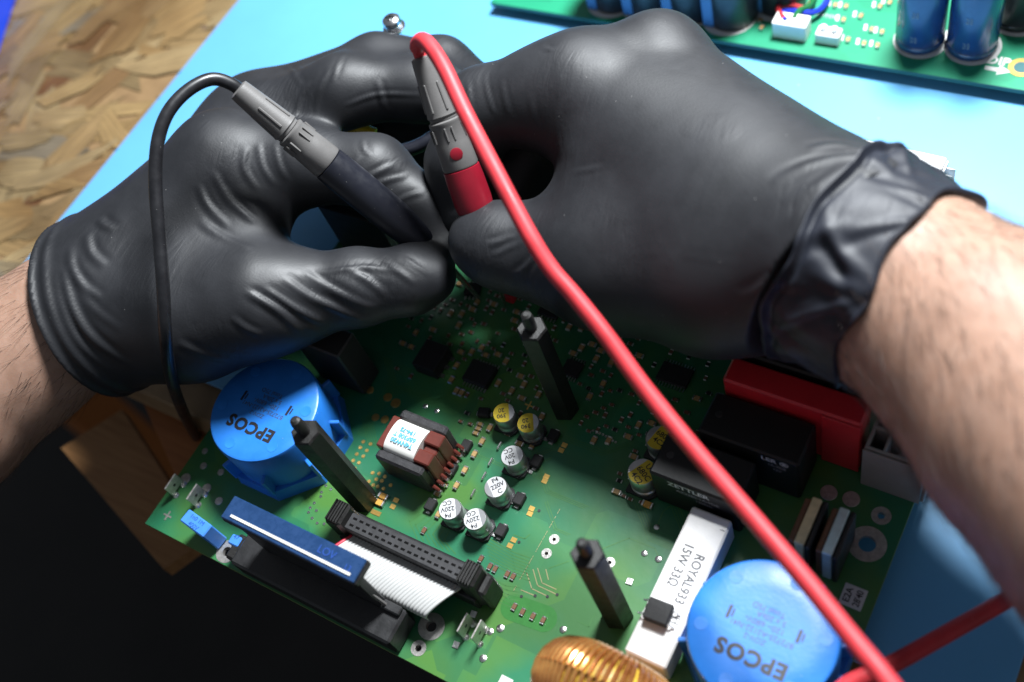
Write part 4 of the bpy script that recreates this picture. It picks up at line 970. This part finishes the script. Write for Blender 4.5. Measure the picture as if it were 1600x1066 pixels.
# ---- left hand
LW = (150, 475, .430, .0255); LI = (352, 255, .414, .0165); LM = (392, 205, .440, .0165); LR = (410, 180, .452, .015)
palmL = chain([(20, 566, .440, .0265), LW], .006) + [(D(190, 440, .430 * SC), D(q[0], q[1], q[2] * SC), .0200 * SC, q[3] * SC, .011) for q in (LI, LM, LR)] + \
    chain([LW, (215, 445, .427, .0270), (335, 325, .418, .0215)], .010) + chain([(190, 500, .422, .0240), (300, 490, .405, .0222), (405, 470, .390, .0180)], .011) + \
    chain([(320, 420, .410, .0215), (392, 350, .402, .0135)], .011)
groupsL = [(palmL, .01),
    (chain([(405, 470, .390, .0180), (475, 462, .386, .0142), (560, 449, .382, .0128), (640, 440, .378, .0106), (676, 434, .377, .0080)], .006), .012),
    (chain([LI, (470, 258, .404, .0138), (585, 268, .396, .0122), (655, 325, .392, .0104), (692, 376, .390, .0082)], .006), .012),
    (chain([LM, (540, 142, .418, .0126), (660, 139, .413, .0112), (735, 158, .410, .0088)], .006), .010),
    (chain([LR, (590, 106, .432, .0120), (690, 105, .430, .0106), (745, 135, .430, .0088)], .006), .008),
    (chain([(430, 230, .470, .0150), (600, 205, .462, .0140), (690, 215, .455, .0125)], .006), .006)]
a_, b_ = D(20, 566, .440), D(150, 475, .430)
cutL = (D(146, 486, .431 * SC), _n(RR @ np.array([.90, .34, -.28])))
def exL(s_, g): return .0011 * np.exp(-((s_ - .0012) / .0011) ** 2) + .0009 * np.exp(-((s_ - .0062) / .0016) ** 2) + .0016 * np.exp(-np.maximum(s_, 0) / .008)
c3 = lambda L: [(x / 2.963, 320 + y / 2.963) for x, y in L]
c4 = lambda L: [(380 + x / 2.963, 320 + y / 2.963) for x, y in L]
c1 = lambda L: [(x / 2.963, y / 2.963) for x, y in L]
c2_ = lambda L: [(380 + x / 2.963, y / 2.963) for x, y in L]
wrL = [(c3([(325, 190), (335, 300), (390, 380), (470, 440)]), .0016, .0013), (c3([(400, 130), (420, 220), (490, 290)]), .0017, .0014), (c3([(455, 60), (480, 90), (530, 115)]), .0016, .0014),
       (c3([(290, 290), (330, 470), (430, 620), (600, 740)]), .0018, .0016), (c3([(255, 300), (290, 480), (370, 640), (520, 770)]), .0015, .0012), (c3([(350, 330), (430, 480), (560, 580)]), .0016, .0006),
       (c3([(820, 640), (930, 690), (1060, 725)]), .0016, .0008), (c3([(920, 70), (1000, 130), (1160, 200)]), .0016, .0010),
       (c3([(1070, 520), (1130, 570), (1210, 605)]), .0014, .0009), (c3([(1150, 410), (1280, 490), (1400, 590)]), .0015, .0014), (c3([(1220, 390), (1360, 480), (1500, 550)]), .0014, .0013),
       (c4([(0, 400), (140, 470), (350, 590)]), .0014, .0009), (c4([(180, 340), (330, 440), (570, 535)]), .0015, .0014), (c4([(280, 310), (420, 400), (610, 480)]), .0014, .0012),
       (c4([(340, 312), (450, 300), (600, 290), (700, 312)]), .0012, .0010), (c4([(480, 300), (560, 340), (660, 420)]), .0014, .0011), (c4([(640, 250), (720, 310), (800, 370)]), .0012, .0009), (c4([(740, 240), (800, 280), (870, 330)]), .0010, .0007),
       (c1([(915, 850), (960, 950), (1060, 1050)]), .0014, .0012), (c1([(980, 790), (1060, 930), (1170, 1030)]), .0014, .0012), (c1([(1040, 860), (1110, 960), (1190, 1040)]), .0011, .0008), (c1([(1140, 680), (1130, 780), (1190, 880)]), .0013, .0011), (c1([(1195, 660), (1215, 770), (1270, 860)]), .0012, .0009), (c1([(1270, 660), (1290, 760), (1330, 840)]), .0012, .0008),
       (c2_([(550, 640), (560, 690), (590, 720)]), .0009, .0006), (c2_([(560, 830), (640, 790), (700, 760)]), .0011, .0008), (c2_([(600, 860), (690, 830), (770, 810)]), .0010, .0007), (c2_([(690, 950), (760, 910), (840, 890)]), .0010, .0008), (c2_([(540, 720), (500, 790), (470, 850)]), .0011, .0007),
       (c2_([(400, 320), (350, 420), (330, 520)]), .0012, .0011), (c2_([(310, 380), (260, 460), (240, 540)]), .0012, .0010), (c2_([(620, 370), (640, 450), (650, 510)]), .0012, .0010), (c2_([(470, 490), (620, 440), (840, 440)]), .0009, .0007), (c2_([(200, 300), (230, 330), (270, 400)]), .0012, .0008), (c2_([(480, 240), (430, 320), (410, 380)]), .0010, .0006)]
gl = make_glove('glove', groupsL, cutL, exL, wrL, .00085, person, glove_m, 3)

# ---- right hand
SC = 1.0
RW = (1335, 400, .302, .0252); RI = (905, 138, .352, .0150); RM = (1030, 96, .357, .0134); RG = (1105, 175, .374, .0130); RP = (1180, 250, .380, .0140)
palmR = chain([(1460, 520, .290, .0250), RW], .006) + [(D(1225, 325, .322), D(*RI[:3]), .0200, RI[3], .014), (D(1262, 322, .321), D(*RM[:3]), .0195, RM[3], .016), (D(1265, 345, .330), D(*RG[:3]), .0170, RG[3], .014)] + \
    chain([RW, (1225, 362, .315, .0228), (1010, 240, .344, .0205)], .012) + chain([(1240, 425, .309, .0208), (1120, 426, .320, .0222), (960, 406, .336, .0190)], .012) + \
    chain([(915, 156, .355, .0128), (1020, 118, .357, .0130)], .012) + chain([(930, 175, .352, .0150), (1130, 290, .333, .0215)], .012) + chain([(1150, 335, .325, .0245), (975, 300, .340, .0185)], .014) + [(D(1305, 405, .326), D(*RP[:3]), .0190, RP[3], .010)]
groupsR = [(palmR, .01),
    (chain([(960, 408, .336, .0200), (905, 402, .341, .0165), (838, 394, .346, .0142), (780, 383, .349, .0128), (752, 376, .350, .0104)], .006), .014),
    (chain([RI, (830, 155, .356, .0135), (757, 170, .362, .0126), (720, 255, .369, .0110), (716, 335, .373, .0090)], .006), .012),
    (chain([RM, (850, 205, .386, .0130), (805, 285, .388, .0115), (780, 350, .388, .0095)], .006), .008),
    (chain([RG, (915, 255, .390, .0135), (855, 300, .392, .0125)], .006), .006)]
a_, b_ = D(1460, 520, .290), D(1335, 400, .302)
cutR = (D(1326, 402, .3025), _n(b_ - a_))
def exR(s_, g): return 0 * s_
c5 = lambda L: [(700 + x / 2.963, y / 2.963) for x, y in L]
c6 = lambda L: [(1060 + x / 2.963, y / 2.963) for x, y in L]
c7 = lambda L: [(760 + x / 2.963, 320 + y / 2.963) for x, y in L]
wrR = [(c6([(600, 690), (750, 668), (900, 705)]), .0018, .0009), (c6([(430, 850), (640, 750), (850, 720), (960, 735)]), .0018, .0013), (c6([(480, 940), (640, 860), (780, 770)]), .0020, .0008),
       (c5([(172, 340), (188, 450), (215, 530)]), .0008, .0009), (c5([(90, 360), (98, 440), (110, 520)]), .0009, .0006), (c5([(250, 370), (262, 460), (290, 550)]), .0011, .0006), (c5([(385, 430), (390, 520), (400, 580)]), .0011, .0006), (c5([(540, 450), (510, 550), (500, 650)]), .0014, .0006),
       (c5([(430, 215), (470, 228), (490, 225)]), .0008, .0008), (c7([(130, 330), (180, 290), (240, 220)]), .0012, .0010), (c7([(0, 190), (60, 170), (130, 140)]), .0012, .0009), (c7([(30, 240), (100, 200), (170, 170)]), .0011, .0007),
       (c5([(20, 1010), (60, 970), (130, 945)]), .0009, .0006), (c5([(570, 800), (650, 785), (720, 770)]), .0010, .0004), (c7([(1180, 440), (1260, 400), (1340, 330)]), .0018, .0009), (c7([(1190, 470), (1290, 450), (1350, 430)]), .0016, .0007), (c7([(200, 380), (220, 300), (270, 250)]), .0012, .0006)]
gr = make_glove('glove', groupsR, cutR, exR, wrR, .00085, person, glove_m, 11)

# rolled cuff of the right glove
def ring_surface(path, radii, nth, fn, e1hint):
    path = np.array(path); n = len(path); vs = []; e1 = e1hint
    for i in range(n):
        t_ = _n(path[min(i + 1, n - 1)] - path[max(i - 1, 0)]); e1 = _n(e1 - t_ * (e1 @ t_)); e2 = np.cross(t_, e1)
        for k in range(nth):
            th = 2 * PI * k / nth; r, ds = fn(i / (n - 1), th, radii[i]); vs.append(path[i] + t_ * ds + (e1 * math.cos(th) + e2 * math.sin(th)) * r)
    fs = [(i * nth + k, i * nth + (k + 1) % nth, (i + 1) * nth + (k + 1) % nth, (i + 1) * nth + k) for i in range(n - 1) for k in range(nth)]
    return vs, fs
A_, B_ = D(1317, 402, .3042), D(1424, 462, .2962)
e1h = -ray(1350, 420)
nI = 46; pth = [A_ + (B_ - A_) * i / (nI - 1) for i in range(nI)]
rs = np.random.RandomState(5)
folds = [(rs.uniform(0, 6.28), rs.uniform(.15, .95), rs.uniform(.03, .09), rs.uniform(.16, .5), rs.uniform(.4, 1.0), rs.uniform(-1, 1)) for k in range(34)]
def cuff_r(s_, th, r):
    q = r
    for (t0, s0, w, l_, am, tw) in folds:
        dth = (th - t0 - (s_ - s0) * tw + PI) % (2 * PI) - PI
        q += .0010 * am * math.exp(-(dth / w) ** 2 - ((s_ - s0) / l_) ** 2) - .0008 * am * math.exp(-((dth - 2 * w) / w) ** 2 - ((s_ - s0) / l_) ** 2)
    q += .0012 * math.exp(-(s_ / .03) ** 2) + .0012 * math.exp(-((1 - s_) / .025) ** 2) - .0010 * math.exp(-((s_ - .09) / .04) ** 2)
    q += .0006 * math.sin(5 * th + 7 * s_) * (1 - s_)
    return q, .0016 * math.sin(3 * th + 1) + .0010 * math.sin(7 * th)
rad = [.0314 - .0029 * i / (nI - 1) for i in range(nI)]
vs, fs = ring_surface(pth, rad, 160, cuff_r, e1h)
inner, _ = ring_surface(pth, [r - .0016 for r in rad], 160, cuff_r, e1h); n1 = len(vs)
fs2 = [tuple(n1 + i for i in f[::-1]) for f in fs]; last = (nI - 1) * 160
rimf = [(k, n1 + k, n1 + (k + 1) % 160, (k + 1) % 160) for k in range(160)] + [(last + (k + 1) % 160, n1 + last + (k + 1) % 160, n1 + last + k, last + k) for k in range(160)]
t = MB(); t.add(vs + inner, fs + fs2 + rimf); t.obj('rolled_cuff', cuff_m, gr, 180)

# ---- forearms with hair
def forearm(name, js, seed, e_long, dens, hdir):
    gp = [(chain(js, .006), .01)]; F, o_ = build_sdf(gp, .0016); V, Fq = surface_nets(F, o_, .0016); N_ = vnormals(V, Fq)
    V += N_ * (noise3(V, 50, seed) * .0006 + noise3(V, 200, seed + 3) * .00008)[:, None]
    fo = link(name, mesh_from(name, V, Fq, skin_m), person)
    rs = np.random.RandomState(seed); ix = rs.choice(len(V), min(dens, len(V)), False); axd = _n(D(*js[0][:3]) - D(*js[-1][:3])); hv = []; hf = []
    for i in ix:
        n0 = N_[i]; tdir = axd * hdir * -1 + rs.normal(size=3) * .22 - np.array([.25, .1, .3]); tdir = _n(tdir - n0 * (tdir @ n0)); L = rs.uniform(.005, .013); w = rs.uniform(.00004, .00008)
        sd_ = np.cross(n0, tdir); b0 = len(hv); lift = rs.uniform(.15, .55); bend = rs.normal() * .15
        for q in range(5):
            s_ = q / 4; c = V[i] + tdir * L * s_ + n0 * L * lift * (s_ - .6 * s_ * s_) + sd_ * L * bend * s_ * s_; ww = w * (1 - .85 * s_)
            for a in range(3):
                th = a * 2.094; hv.append(c + (sd_ * math.cos(th) + n0 * math.sin(th)) * ww)
        for q in range(4):
            for a in range(3): hf.append((b0 + q * 3 + a, b0 + q * 3 + (a + 1) % 3, b0 + q * 3 + 3 + (a + 1) % 3, b0 + q * 3 + 3 + a))
    hm = mesh_from('arm_hair', np.array(hv), np.array(hf), hair_m); ho_ = link('arm_hair', hm, fo); ho_['kind'] = 'stuff'
SC = .958; forearm('forearm', [(120, 496, .432, .0262), (20, 566, .440, .0272), (-90, 650, .446, .0300), (-300, 820, .452, .0345)], 21, None, 1800, 1.0); SC = 1.0
forearm('forearm', [(1300, 395, .3050, .0225), (1415, 458, .2970, .0258), (1545, 550, .286, .0284), (1650, 663, .276, .0308), (1800, 790, .265, .0335), (2000, 960, .250, .037)], 33, None, 5000, 1.0)
